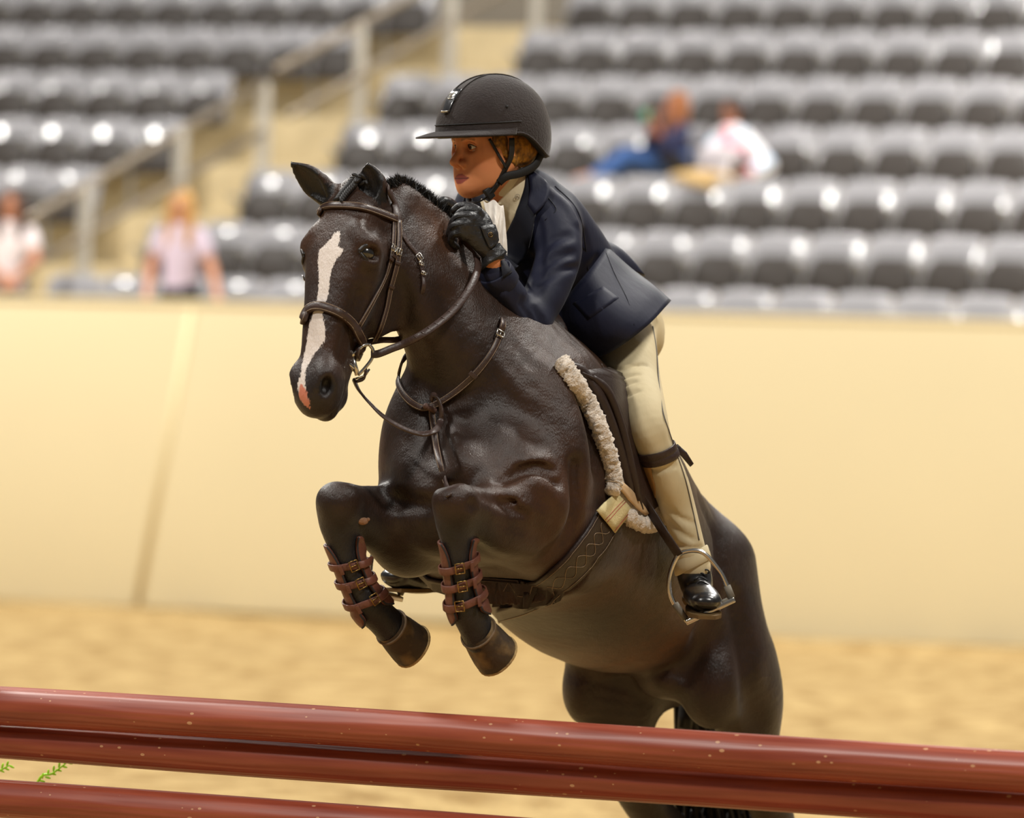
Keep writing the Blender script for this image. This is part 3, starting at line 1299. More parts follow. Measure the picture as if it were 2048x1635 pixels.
    ridge([(1100, 770), (1128, 850), (1138, 930), (1128, 1000)], .045, .07)
    ridge([(960, 830), (1010, 900), (1060, 935)], .045, .07)
    ridge([(840, 880), (830, 940), (850, 985)], .040, .06)
    ridge([(900, 880), (930, 930), (960, 960)], .035, .06)
    ridge([(700, 985), (745, 992), (800, 985)], .022, .035)
    groove([(966, 993), (1005, 1008), (1048, 1028)], .009, .02)
    groove([(990, 1000), (1020, 1002), (1045, 1000)], .004, .018)
    groove([(1005, 966), (1040, 950), (1080, 948), (1108, 968)], .006, .035)
    groove([(1040, 940), (1072, 930), (1102, 940)], .004, .025)
    groove([(946, 1004), (950, 1014)], .006, .03)
    groove([(868, 830), (876, 890), (893, 960)], .010, .05)
    groove([(1145, 930), (1148, 1000), (1132, 1070), (1090, 1110)], .010, .045)
    groove([(1160, 760), (1178, 840), (1186, 920)], .012, .06)
    groove([(770, 985), (800, 1000), (850, 1010)], .010, .04)
    groove([(832, 700), (850, 760), (870, 800)], .010, .06)
    groove([(905, 600), (900, 680), (890, 760)], .012, .08)
    groove([(1405, 1000), (1428, 1050), (1440, 1110), (1432, 1180), (1410, 1250)], .010, .05)
    groove([(1470, 1200), (1488, 1290), (1500, 1380), (1512, 1450)], .012, .06)
    groove([(1400, 1255), (1392, 1310), (1372, 1350)], .009, .04)
    groove([(1100, 1330), (1180, 1342), (1260, 1335)], .008, .05)
    groove([(800, 560), (812, 600), (806, 640)], .007, .03)
    # open nostrils
    q, g = ray_surface(base, [(654, 772)], lift=-.004)
    for s in (1, -1):
        p, n_ = q[0], g[0]
        if s < 0:
            p = p - 2 * ((p - HP0) @ HS) * HS
            n_ = n_ - 2 * (n_ @ HS) * HS
        lg = HD * .92 - HN * .35 + HS * s * -.25
        lg = nrm(lg - n_ * (lg @ n_))
        A(Ell(p, (.0145, .025, .028), np.stack([np.cross(lg, n_), lg, n_], 1), k=.012, sub=True))
        NOSTRIL.append(p - n_ * .006)
    return L


NOSTRIL = []
HORSE_PRIMS = horse_prims()


def horse_color(v):
    """coat colours of the animal, ear and nostril hollows darkened: near-black brown, tan tinge, black points, white blaze"""
    n = len(v)
    c = np.tile(np.array(srgb(38, 23, 15)), (n, 1))
    tan = np.array(srgb(82, 46, 16))
    blk = np.array(srgb(28, 25, 26))
    r = (v - HW) @ HR
    h = (v - HP0) @ HHR         # s, n, t
    rs = np.random.RandomState(5)
    nz = np.zeros(n)
    for _ in range(14):
        k = rs.normal(size=3) * 9
        nz += np.sin(v @ k + rs.uniform(0, 6.28))
    nz /= 14 ** .5
    # brown tinge on flank, belly and throat
    w = smoothstep(-.30, -.62, r[:, 2]) * smoothstep(.05, -.3, r[:, 0]) * (0.12 + .18 * nz)
    w = np.maximum(w, .55 * smoothstep(.12, .0, np.linalg.norm(v - P(850, 470, .1), axis=1)) * (0.8 + .3 * nz))
    w = np.clip(w + .16 + .16 * nz, 0, 1) * smoothstep(-1.05, -.7, r[:, 0])
    c = c * (1 - w[:, None]) + tan * w[:, None]
    # black legs
    kl = np.zeros(n)
    for p in (P(915, 1090, -.16), P(930, 1180, -.13), P(690, 1090, -.01), P(725, 1190, .02), P(960, 1270, -.09), P(780, 1250, .06)):
        kl = np.maximum(kl, smoothstep(.13, .07, np.linalg.norm(v - p, axis=1)))
    c = c * (1 - kl[:, None]) + blk * kl[:, None]
    # inner side of the ears painted near-black
    for tip, base, face in ((P(580, 323, .02), P(664, 396, .04), V(-.3, -.8, -.55)), (P(735, 323, -.02), P(750, 402, .0), V(-.35, -.93, .05))):
        d = nrm(tip - base)
        fc = nrm(face - d * (face @ d))
        q = v - base
        a = q @ d
        w = (smoothstep(-.004, .004, q @ fc) * (a > -.005) * (a < np.linalg.norm(tip - base)) * (np.linalg.norm(q - a[:, None] * d, axis=1) < .036))[:, None]
        c = c * (1 - w) + np.array(srgb(17, 13, 12)) * w
    for p in NOSTRIL:  # dark of the nostril holes put into the colour
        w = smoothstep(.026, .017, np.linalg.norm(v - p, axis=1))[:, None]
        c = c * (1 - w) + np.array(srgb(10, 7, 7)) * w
    # dark muzzle skin
    mz = smoothstep(.44, .52, h[:, 2]) * (h[:, 2] < .65) * (np.abs(h[:, 0]) < .09) * (np.abs(h[:, 1]) < .2) * .7
    c = c * (1 - mz[:, None]) + np.array(srgb(34, 30, 30)) * mz[:, None]
    return c


def poly_dist(q, poly):
    """signed distance of 2D points to a closed outline, positive inside"""
    poly = np.asarray(poly, float)
    d = np.full(len(q), 1e9)
    ins = np.zeros(len(q), bool)
    for a, b in zip(poly, np.roll(poly, -1, 0)):
        ab = b - a
        t = np.clip(((q - a) @ ab) / (ab @ ab), 0, 1)
        d = np.minimum(d, np.linalg.norm(q - a - t[:, None] * ab, axis=1))
        c = ((a[1] > q[:, 1]) != (b[1] > q[:, 1])) & (q[:, 0] < ab[0] * (q[:, 1] - a[1]) / (ab[1] if ab[1] else 1e-9) + a[0])
        ins ^= c
    return np.where(ins, d, -d)


# white blaze and pink snip as outlines in (s, t) face coordinates, millimetres across and down the face
def face_st(px):
    out = []
    for x, y in px:
        # crossing of the sight line with the face plane n = +0.06 (upper) .. +0.04 (muzzle)
        n = np.interp(y, [440, 620, 800], [.07, .058, .040])
        a, b = P(x, y, -.6), P(x, y, .4)
        na, nb = (a - HP0) @ HN - n, (b - HP0) @ HN - n
        q = a + (b - a) * (na / (na - nb)) - HP0
        out.append((q @ HS, q @ HD))
    return out


BLAZE = face_st([(680, 462), (681, 480), (678, 492), (689, 500), (677, 515), (668, 530), (663, 545), (659, 570), (656, 590), (650, 606), (645, 630), (648, 650), (647, 672), (639, 690), (628, 702),
                 (617, 725), (611, 745), (611, 770), (612, 792), (610, 806), (604, 806), (598, 800), (594, 780), (596, 765), (602, 750), (603, 728), (604, 710), (611, 685), (618, 650), (626, 630),
                 (633, 606), (638, 580), (640, 555), (638, 530), (640, 502), (652, 492), (664, 478), (670, 466)])
SNIP = face_st([(602, 766), (612, 780), (612, 800), (608, 808), (602, 806), (596, 796), (595, 784)])


def horse_marks(v):
    h = (v - HP0) @ HHR
    ok = (h[:, 1] > 0) & (h[:, 2] > .05) & (h[:, 2] < .6) & (np.abs(h[:, 0]) < .09)
    st = h[:, [0, 2]]
    m = np.zeros((len(v), 4), np.float32)
    for i, pl in enumerate((BLAZE, SNIP)):
        d = np.full(len(v), -1.0)
        d[ok] = poly_dist(st[ok], pl)
        m[:, i] = np.clip(d / .016 + .5, 0, 1)
    m[:, 3] = 1
    return m


def coat_material(name, rough=.40, spec=.40):
    m = bpy.data.materials.new(name)
    m.use_nodes = True
    nt = m.node_tree
    L = nt.links.new
    b = nt.nodes['Principled BSDF']
    at = nt.nodes.new('ShaderNodeAttribute')
    at.attribute_name = 'Col'
    tc = nt.nodes.new('ShaderNodeTexCoord')
    n = nt.nodes.new('ShaderNodeTexNoise')
    n.inputs['Scale'].default_value = 14
    n.inputs['Detail'].default_value = 8
    n.inputs['Roughness'].default_value = 0.7
    L(tc.outputs['Object'], n.inputs['Vector'])
    r = nt.nodes.new('ShaderNodeMapRange')
    r.inputs[1].default_value = .3
    r.inputs[2].default_value = .7
    r.inputs[3].default_value = .62
    r.inputs[4].default_value = 1.38
    L(n.outputs['Fac'], r.inputs[0])
    mx = nt.nodes.new('ShaderNodeMix')
    mx.data_type = 'RGBA'
    mx.blend_type = 'MULTIPLY'
    mx.inputs[0].default_value = 1
    L(at.outputs['Color'], mx.inputs[6])
    L(r.outputs[0], mx.inputs[7])
    # white and pink marks with a hairy edge
    mk = nt.nodes.new('ShaderNodeAttribute')
    mk.attribute_name = 'Mark'
    sp = nt.nodes.new('ShaderNodeSeparateColor')
    L(mk.outputs['Color'], sp.inputs[0])
    mpe = nt.nodes.new('ShaderNodeMapping')
    mpe.inputs['Scale'].default_value = (1, 1, .3)
    L(tc.outputs['Object'], mpe.inputs[0])
    ne = nt.nodes.new('ShaderNodeTexNoise')
    ne.inputs['Scale'].default_value = 330
    ne.inputs['Detail'].default_value = 2
    L(mpe.outputs[0], ne.inputs['Vector'])
    col = mx.outputs[2]
    for ch, wc, hard in ((0, srgb(224, 212, 204), 1), (1, srgb(206, 128, 104), 0)):
        ad0 = nt.nodes.new('ShaderNodeMath')
        ad0.operation = 'MULTIPLY_ADD'
        ad0.inputs[1].default_value = .9
        L(ne.outputs['Fac'], ad0.inputs[0])
        L(sp.outputs[ch], ad0.inputs[2])
        mr = nt.nodes.new('ShaderNodeMapRange')
        mr.inputs[1].default_value = .86
        mr.inputs[2].default_value = 1.02
        L(ad0.outputs[0], mr.inputs[0])
        m2 = nt.nodes.new('ShaderNodeMix')
        m2.data_type = 'RGBA'
        m2.inputs[7].default_value = (*wc, 1)
        L(mr.outputs[0], m2.inputs[0])
        L(col, m2.inputs[6])
        col = m2.outputs[2]
    L(col, b.inputs['Base Color'])
    b.inputs['Roughness'].default_value = rough
    b.inputs['Specular IOR Level'].default_value = spec
    b.inputs['Sheen Weight'].default_value = .06
    b.inputs['Sheen Roughness'].default_value = .45
    # short hair lying down the body
    mp = nt.nodes.new('ShaderNodeMapping')
    mp.inputs['Scale'].default_value = (1, 1, .22)
    mp.inputs['Rotation'].default_value = (.3, .35, 0)
    L(tc.outputs['Object'], mp.inputs[0])
    h = nt.nodes.new('ShaderNodeTexNoise')
    h.inputs['Scale'].default_value = 420
    h.inputs['Detail'].default_value = 3
    L(mp.outputs[0], h.inputs['Vector'])
    h2 = nt.nodes.new('ShaderNodeTexNoise')
    h2.inputs['Scale'].default_value = 38
    h2.inputs['Detail'].default_value = 3
    L(tc.outputs['Object'], h2.inputs['Vector'])
    ad = nt.nodes.new('ShaderNodeMath')
    ad.operation = 'MULTIPLY_ADD'
    ad.inputs[1].default_value = 1.6
    L(h2.outputs['Fac'], ad.inputs[0])
    L(h.outputs['Fac'], ad.inputs[2])
    bp = nt.nodes.new('ShaderNodeBump')
    bp.inputs['Strength'].default_value = .55
    bp.inputs['Distance'].default_value = .003
    L(ad.outputs[0], bp.inputs['Height'])
    L(bp.outputs[0], b.inputs['Normal'])
    return m


M_COAT = coat_material('dark_coat')
_v, _q = sdf_mesh(HORSE_PRIMS, h=.0065 * HQ, B=12, smooth=2)
HORSE = mesh_obj('horse', _v, _q, M_COAT, colors=horse_color(_v))
_bm = bmesh.new()
_bm.from_mesh(HORSE.data)
bmesh.ops.holes_fill(_bm, edges=[e for e in _bm.edges if len(e.link_faces) == 1], sides=0)
for _f in _bm.faces:
    _f.smooth = True
_bm.to_mesh(HORSE.data)
_bm.free()
_at = HORSE.data.color_attributes.new('Mark', 'FLOAT_COLOR', 'POINT')
_at.data.foreach_set('color', horse_marks(_v).ravel())
tag(HORSE, 'dark brown horse with a white blaze jumping the red rails', 'horse')
# ------------------------------------------------------------------ parts of the horse
def strap(name, pts, nrms, hw, ht, m, parent, closed=False, n=5):
    """flat strap through points, lying flat against the given normals"""
    p = np.array(pts, float)
    q = np.array(nrms, float)
    if n > 1:
        r = np.array(spline(np.concatenate([p, q], 1), n, closed))
        p, q = r[:, :3], r[:, 3:]
    m_ = len(p)
    sides = []
    for i in range(m_):
        t = p[(i + 1) % m_] - p[i - 1] if closed else p[min(i + 1, m_ - 1)] - p[max(i - 1, 0)]
        sides.append(nrm(np.cross(nrm(t), nrm(q[i]))))
    b = MB()
    b.tube(list(p), None, closed=closed, flat=(hw, ht), side=sides)
    return b.build(name, m, parent)


M_EYE = mat('dark_wet_eye', (.006, .004, .003), .06, spec=.7, coat=1.0)
M_BLACKHAIR = mat('black_horse_hair', srgb(20, 16, 15), .5, spec=.4, noise=(60, .3))
M_HOOF = mat('hoof_horn', srgb(66, 54, 42), .6, spec=.35, mix=(srgb(128, 104, 68), 16, .5, .72), bump=(40, .4))
M_SOLE = mat('hoof_sole', srgb(150, 122, 78), .85, mix=(srgb(90, 72, 48), 30, .45, .6), bump=(60, .8))
for s_ in (1, -1):
    b = MB()
    b.ellipsoid(Hd(.172, s_ * .088, .024), HHR, (.021, .024, .020), 24, 14)
    b.build('eye', M_EYE, HORSE)
    b = MB()      # upper lid
    b.tube(spline([Hd(.178, s_ * .088, .050), Hd(.160, s_ * .101, .045), Hd(.153, s_ * .106, .027), Hd(.160, s_ * .106, .006), Hd(.178, s_ * .098, -.006)], 5), 0.0065, 8)
    b.build('eyelid', MATS.get('lid') or mat('lid', srgb(30, 23, 20), .45), HORSE)
    b = MB()
    b.tube(spline([Hd(.178, s_ * .088, .050), Hd(.190, s_ * .098, .038), Hd(.195, s_ * .101, .020), Hd(.190, s_ * .101, .004), Hd(.178, s_ * .098, -.006)], 5), 0.0040, 8)
    b.build('eyelid', MATS['lid'], HORSE)


def hoof(c0, c1, toe, wid=.050):
    c0, c1 = np.asarray(c0), np.asarray(c1)
    a = nrm(c1 - c0)
    toe = nrm(toe - a * (toe @ a))
    lat = np.cross(a, toe)
    ln = np.linalg.norm(c1 - c0)
    b = MB()
    rings = []
    prof = [(-.16, .90, .90, 0), (-.05, 1.0, .98, 0), (.05, .98, 1.0, .002), (.35, 1.06, 1.10, .006), (.7, 1.12, 1.18, .011), (.9, 1.13, 1.21, .013), (1.0, 1.09, 1.18, .013)]
    for t, kx, ky, sh in prof:
        r = []
        for i in range(28):
            th = 2 * math.pi * i / 28
            x, y = math.cos(th), math.sin(th)
            heel = .82 if y < 0 else 1.0
            r.append(c0 + a * ln * t + lat * wid * kx * x + toe * (wid * .98 * ky * heel * y + sh))
        rings.append(r)
    b.grid(rings, closed_v=True)
    o = b.build('hoof', M_HOOF, HORSE)
    b = MB()
    b.tube(rings[1], .0035, 6, closed=True)
    b.build('coronet', mat('coronet_band', srgb(104, 84, 62), .8, noise=(60, .3)), o)
    b = MB()
    b.tube([p for p in rings[-1]], .004, 6, closed=True)
    b.build('dusty_rim', mat('hoof_dust', srgb(176, 148, 100), .9, noise=(50, .4), bump=(80, .8)), o)
    b = MB()
    last = rings[-1]
    cen = np.mean(last, 0)
    inner = [cen + (p - cen) * .72 - a * .010 for p in last]
    rim = [cen + (p - cen) * .86 + a * .001 for p in last]
    b.grid([last, rim, inner, [cen - a * .006] * 28], closed_v=True)
    b.build('sole', M_SOLE, o)
    return o


hoof(P(960, 1262, -.09), P(1001, 1298, -.035), P(960, 1345, -.05) - P(1012, 1255, -.02), .053)
hoof(P(786, 1252, .062), P(831, 1279, .11), P(797, 1322, .09) - P(850, 1240, .12), .053)
hoof(P(1625, 1848, 1.365), P(1607, 1900, 1.33), V(-.6, -.8, -.1), .05)
hoof(P(1488, 1834, 1.535), P(1472, 1884, 1.50), V(-.6, -.8, -.1), .05)


def build_mane():
    rs = np.random.RandomState(8)
    # short upright fringe along the crest
    line = spline([P(768, 366, .07), P(800, 366, .09), P(838, 384, .12), P(872, 410, .15), P(905, 446, .18), P(935, 492, .22), P(965, 552, .26), P(1000, 610, .31), P(1040, 655, .38)], 12)
    line = np.array(line)
    base, g = grad_offset(HORSE_PRIMS, line, 0.0)
    b = MB()
    for i in range(len(base) - 1):
        t = nrm(base[i + 1] - base[i])
        for _ in range(26):
            u = rs.rand()
            p = base[i] * (1 - u) + base[i + 1] * u + np.cross(t, g[i]) * rs.normal(0, .010)
            up = nrm(g[i] + rs.normal(0, .25, 3) + t * rs.normal(-.3, .25))
            ln = rs.uniform(.012, .026)
            sd = nrm(np.cross(up, rs.normal(size=3))) * .0014
            b.add([p - up * .006 - sd, p - up * .006 + sd, p + up * ln * .6 + sd * .6, p + up * ln, p + up * ln * .6 - sd * .6], [(0, 1, 2, 3, 4)])
    o = b.build('mane', M_BLACKHAIR, HORSE)
    # row of hunter braids lying on the off side of the crest
    for k in range(14):
        i = 10 + k * 6
        if i >= len(base) - 2:
            break
        t = nrm(base[i + 1] - base[i])
        sd = nrm(np.cross(t, g[i]))
        if sd @ HL > 0:
            sd = -sd
        b = MB()
        q, gg = grad_offset(HORSE_PRIMS, [base[i] + sd * (.006 + .014 * j) - g[i] * .006 * j for j in range(6)], .004)
        for j in range(6):
            b.ellipsoid(q[j], np.stack([sd, t, np.cross(sd, t)], 1), (.011, .008, .007), 8, 6)
        b.build('mane_braid', M_BLACKHAIR, HORSE)
    # forelock braid
    cur = np.array(spline([P(742, 352, .02), P(722, 358, -.01), P(704, 366, -.025), P(690, 380, -.035), P(678, 396, -.045)], 4))
    q, gg = grad_offset(HORSE_PRIMS, cur, .006)
    b = MB()
    for j in range(len(q)):
        t = nrm(q[min(j + 1, len(q) - 1)] - q[max(j - 1, 0)])
        sd = nrm(np.cross(t, gg[j]))
        for s2 in (-1, 1):
            ax = nrm(t + sd * s2 * .9)
            b.ellipsoid(q[j] + sd * s2 * .007 + gg[j] * .003, np.stack([ax, np.cross(gg[j], ax), gg[j]], 1), (.014, .007, .008), 10, 6)
    b.build('forelock_braid', M_BLACKHAIR, HORSE)
    b = MB()
    for _ in range(260):
        u = rs.uniform(0, 1)
        p = P(700 + 55 * u, 352 + 8 * rs.normal() + 10 * abs(u - .5), -.01 + .03 * rs.rand())
        qq, g2 = p, V(0, -.2, 1)
        up = nrm(V(rs.normal(-.2, .5), rs.normal(0, .4), .8))
        ln = rs.uniform(.01, .022)
        sd = nrm(np.cross(up, rs.normal(size=3))) * .0013
        p = p - V(0, 0, .02)
        b.add([p - sd, p + sd, p + up * ln + sd * .3, p + up * ln * 1.3], [(0, 1, 2, 3)])
    b.build('forelock_wisps', M_BLACKHAIR, HORSE)


build_mane()


def build_tail():
    rs = np.random.RandomState(4)
    dock, _ = grad_offset(HORSE_PRIMS, [H(-1.22, 0, -.26)], -.03)
    d = dock[0]
    b = MB()
    b.tube(spline([d, d - HF * .06 - HU * .02, d - HF * .11 - HU * .10, d - HF * .12 - HU * .2 - V(0, 0, .06)], 5), list(np.linspace(.038, .022, 16)), 10)
    dk = b.build('tail', M_BLACKHAIR, HORSE)
    b = MB()
    for i in range(420):
        a = np.clip(rs.normal(0, 1, 2), -1.5, 1.5)
        st = d - HF * (.06 + .07 * rs.rand()) - HU * (.04 + .12 * rs.rand()) + HL * a[0] * .018
        e = P(1440 + a[0] * 52 + rs.normal(0, 12), 1750 + rs.uniform(-120, 130), 1.62 + .05 * a[1])
        mid = st * .55 + e * .45 - HF * (.10 + .05 * rs.rand()) + HL * a[0] * .02 + V(0, 0, -.06)
        pts = spline([st, mid, st * .2 + e * .8 + HL * a[0] * .015, e], 4)
        b.tube(pts, list(np.linspace(.0075, .0018, len(pts))), 3, caps=False)
    b.build('tail_hair', M_BLACKHAIR, dk)


build_tail()

# ------------------------------------------------------------------ leather boots on the fore legs
M_BOOT = mat('chestnut_leather', srgb(104, 62, 48), .42, spec=.45, noise=(25, .2), bump=(90, .25))
M_BOOTIN = mat('boot_lining', srgb(34, 28, 27), .8)
M_BRASS = mat('brass_buckle', srgb(150, 120, 70), .3, metal=1.0)
M_STEEL = mat('polished_steel', srgb(205, 200, 192), .22, metal=1.0)


def tendon_boot(line, outer, label, ys):
    """line: centre points down the cannon; outer: direction of the buckle side; straps at fractions ys"""
    line = np.array(spline(line, 8))
    m = len(line)
    root = empty('tendon_boot', line[m // 2], label, 'leg boot', 'brown leather leg boots')
    cam_dir = nrm(CAM - line[m // 2])

    def frame(i):
        t = nrm(line[min(i + 1, m - 1)] - line[max(i - 1, 0)])
        fr = nrm(cam_dir - t * (cam_dir @ t))         # front of the leg faces the camera
        sd = np.cross(t, fr)
        if sd @ outer < 0:
            sd = -sd
        return t, fr, sd

    def ring(i, th, add):
        """surface points at angles th (0 = front, pi/2 = outer side) of stations i"""
        one = np.isscalar(th)
        th = np.atleast_1d(np.asarray(th, float))
        ii = np.broadcast_to(np.atleast_1d(i), th.shape)
        ps = []
        for j, h in zip(ii, th):
            t, fr, sd = frame(j)
            ps.append(line[j] + (fr * math.cos(h) + sd * math.sin(h)) * .045)
        q, g = grad_offset(BOOT_PRIMS, ps, np.broadcast_to(np.asarray(add, float), th.shape))
        return (q[0], g[0]) if one else (q, g)
    for lo, hi, nm in ((.62, 2.75, 'outer_shell'), (-2.75, -.62, 'inner_shell')):
        ii, tt, ad = [], [], []
        for i in range(m):
            v = i / (m - 1)
            inset = .35 * max(0, (.25 - v) / .25) ** 1.5 + .5 * max(0, (v - .82) / .18) ** 2
            a, c = (lo + inset, hi) if lo > 0 else (lo, hi - inset)
            for k in range(13):
                ii.append(i)
                tt.append(a + (c - a) * k / 12)
                ad.append(.0085 + (.003 if .78 < v else 0))
        fo = ring(np.array(ii), tt, ad)[0].reshape(m, 13, 3)
        ba = ring(np.array(ii), tt, .002)[0].reshape(m, 13, 3)
        b = MB()
        b.grid(fo)
        b.grid(ba)
        n = 13
        o = n * m
        rg = [j * n for j in range(m)] + [(m - 1) * n + i for i in range(1, n)] + [j * n + n - 1 for j in range(m - 2, -1, -1)] + [i for i in range(n - 2, 0, -1)]
        for a, c in zip(rg, rg[1:] + rg[:1]):
            b.f.append((a, c, c + o, a + o))
        b.build(nm, M_BOOT, root)
        # pale welt along the front edge
        col = 0 if lo > 0 else 12
        b = MB()
        b.tube([r[col] for r in fo], .0026, 6)
        b.build('edge_piping', M_BOOTIN, root)
    for f in ys:
        i = int(round(f * (m - 1)))
        th = np.arange(20) * 2 * math.pi / 20
        q, g = ring(i, th, [.0145 if .5 < abs((h + math.pi) % (2 * math.pi) - math.pi) else .006 for h in th])
        t, fr, sd = frame(i)
        pts, nn = [a + t * (-.010 * math.sin(h)) for a, h in zip(q, th)], g
        st = strap('strap', pts, nn, .0092, .0022, M_BOOT, root, closed=True, n=2)
        # buckle frame on the front-inner side
        q, g = ring(i, -.12 if f < .6 else -.35, .012)
        t, fr, sd = frame(i)
        x = nrm(sd - g * (sd @ g))
        y = np.cross(g, x)
        b = MB()
        b.tube([q + x * .011 + y * .013, q - x * .011 + y * .013, q - x * .011 - y * .013, q + x * .011 - y * .013], .0021, 6, closed=True)
        b.tube([q + x * .011, q - x * .012], .0016, 6)
        b.build('buckle', M_BRASS, st)
        q, g = ring(i, .5, .018)
        x = nrm(sd - g * (sd @ g))
        b = MB()
        b.box(q, (.005, .0115, .002), np.stack([x, np.cross(g, x), g], 1), .001)
        b.build('keeper', M_BOOT, st)


BOOT_PRIMS = [q for q in HORSE_PRIMS if not q.sub and np.all(q.lo < np.maximum(P(1000, 1050, .2), P(640, 1300, -.3)) + .05) and np.all(q.hi > np.minimum(P(1000, 1300, -.3), P(640, 1300, -.3)) - .05) and (q.hi - q.lo).max() < .6]
tendon_boot([P(919, 1078, -.165), P(922, 1120, -.155), P(928, 1165, -.14), P(934, 1205, -.125), P(941, 1232, -.115)], HL, "brown leather leg boot with three buckled straps on the nearer fore leg", (.28, .48, .68))
tendon_boot([P(686, 1078, -.01), P(699, 1120, .0), P(716, 1165, .012), P(736, 1203, .028), P(752, 1225, .04)], -HL, "brown leather leg boot with three buckled straps on the farther fore leg, at left", (.28, .48, .68))

q_, h_ = ray_surface(HORSE_PRIMS, [(727, 1042), (735, 1038)], lift=.001)
b = MB()
b.ellipsoid(q_[0], np.stack([nrm(np.cross(h_[0], V(0, 0, 1))), nrm(np.cross(h_[0], nrm(np.cross(h_[0], V(0, 0, 1))))), h_[0]], 1), (.017, .010, .006), 12, 6)
b.ellipsoid(q_[1], None, (.006, .006, .005), 8, 5)
b.build('chestnut', mat('chestnut_callus', srgb(150, 112, 84), .8, bump=(80, .8)), HORSE)
# ------------------------------------------------------------------ bridle, martingale, saddle, girth
M_TACK = mat('dark_bridle_leather', srgb(58, 41, 35), .45, spec=.45, noise=(30, .2), coat=.08, bump=(160, .15))
M_TACK_EDGE = mat('bridle_stitching', srgb(150, 128, 104), .55, noise=(300, .5))
M_SADDLE = mat('saddle_leather', srgb(44, 30, 25), .5, spec=.4, noise=(18, .2), coat=.05, bump=(120, .15))
M_FLEECE = mat('sheepskin', srgb(226, 212, 196), .95, spec=.1, noise=(90, .18), bump=(150, 1.0), sheen=.3)
M_CANVAS = mat('beige_canvas', srgb(206, 190, 140), .8, noise=(40, .1), bump=(300, .3))
M_PADLEATHER = mat('tan_suede', srgb(190, 158, 118), .8, noise=(30, .15))
M_REDSTITCH = mat('red_stitch', srgb(150, 40, 34), .7)
M_RUBBER = mat('stirrup_rubber', srgb(110, 104, 92), .8)
HP = HORSE_PRIMS
HEADP = [q for q in HP if np.all(q.lo < Hd(.3, 0, 0) + .42) and np.all(q.hi > Hd(.3, 0, 0) - .42)]


def on_px(pix, lift):
    return ray_surface(HP, pix, lift=lift)


def stitched(name, pts, nn, hw, ht, m, parent, closed=False, n=4):
    """strap with a stitch line along both edges as a sub-part"""
    o = strap(name, pts, nn, hw, ht, m, parent, closed, n)
    p, q = np.array(pts, float), np.array(nn, float)
    r = np.array(spline(np.concatenate([p, q], 1), n, closed))
    p, q = r[:, :3], r[:, 3:]
    b = MB()
    for s in (-1, 1):
        ln = []
        for i in range(len(p)):
            t = p[(i + 1) % len(p)] - p[i - 1] if closed else p[min(i + 1, len(p) - 1)] - p[max(i - 1, 0)]
            g = nrm(q[i])
            ln.append(p[i] + nrm(np.cross(nrm(t), g)) * hw * .74 * s + g * ht * 1.02)
        b.tube(ln, .0007, 4, closed=closed)
    b.build('stitching', M_TACK_EDGE, o)
    return o


def buckle(c, g, d, w, h, m, parent, r=.0016, name='buckle'):
    g = nrm(g)
    x = nrm(np.asarray(d) - g * (np.asarray(d) @ g))
    y = np.cross(g, x)
    c = np.asarray(c) + g * .003
    b = MB()
    b.tube([c + x * h + y * w, c - x * h + y * w, c - x * h - y * w, c + x * h - y * w], r, 6, closed=True)
    b.tube([c + x * h, c - x * h], r * .8, 6)
    return b.build(name, m, parent)


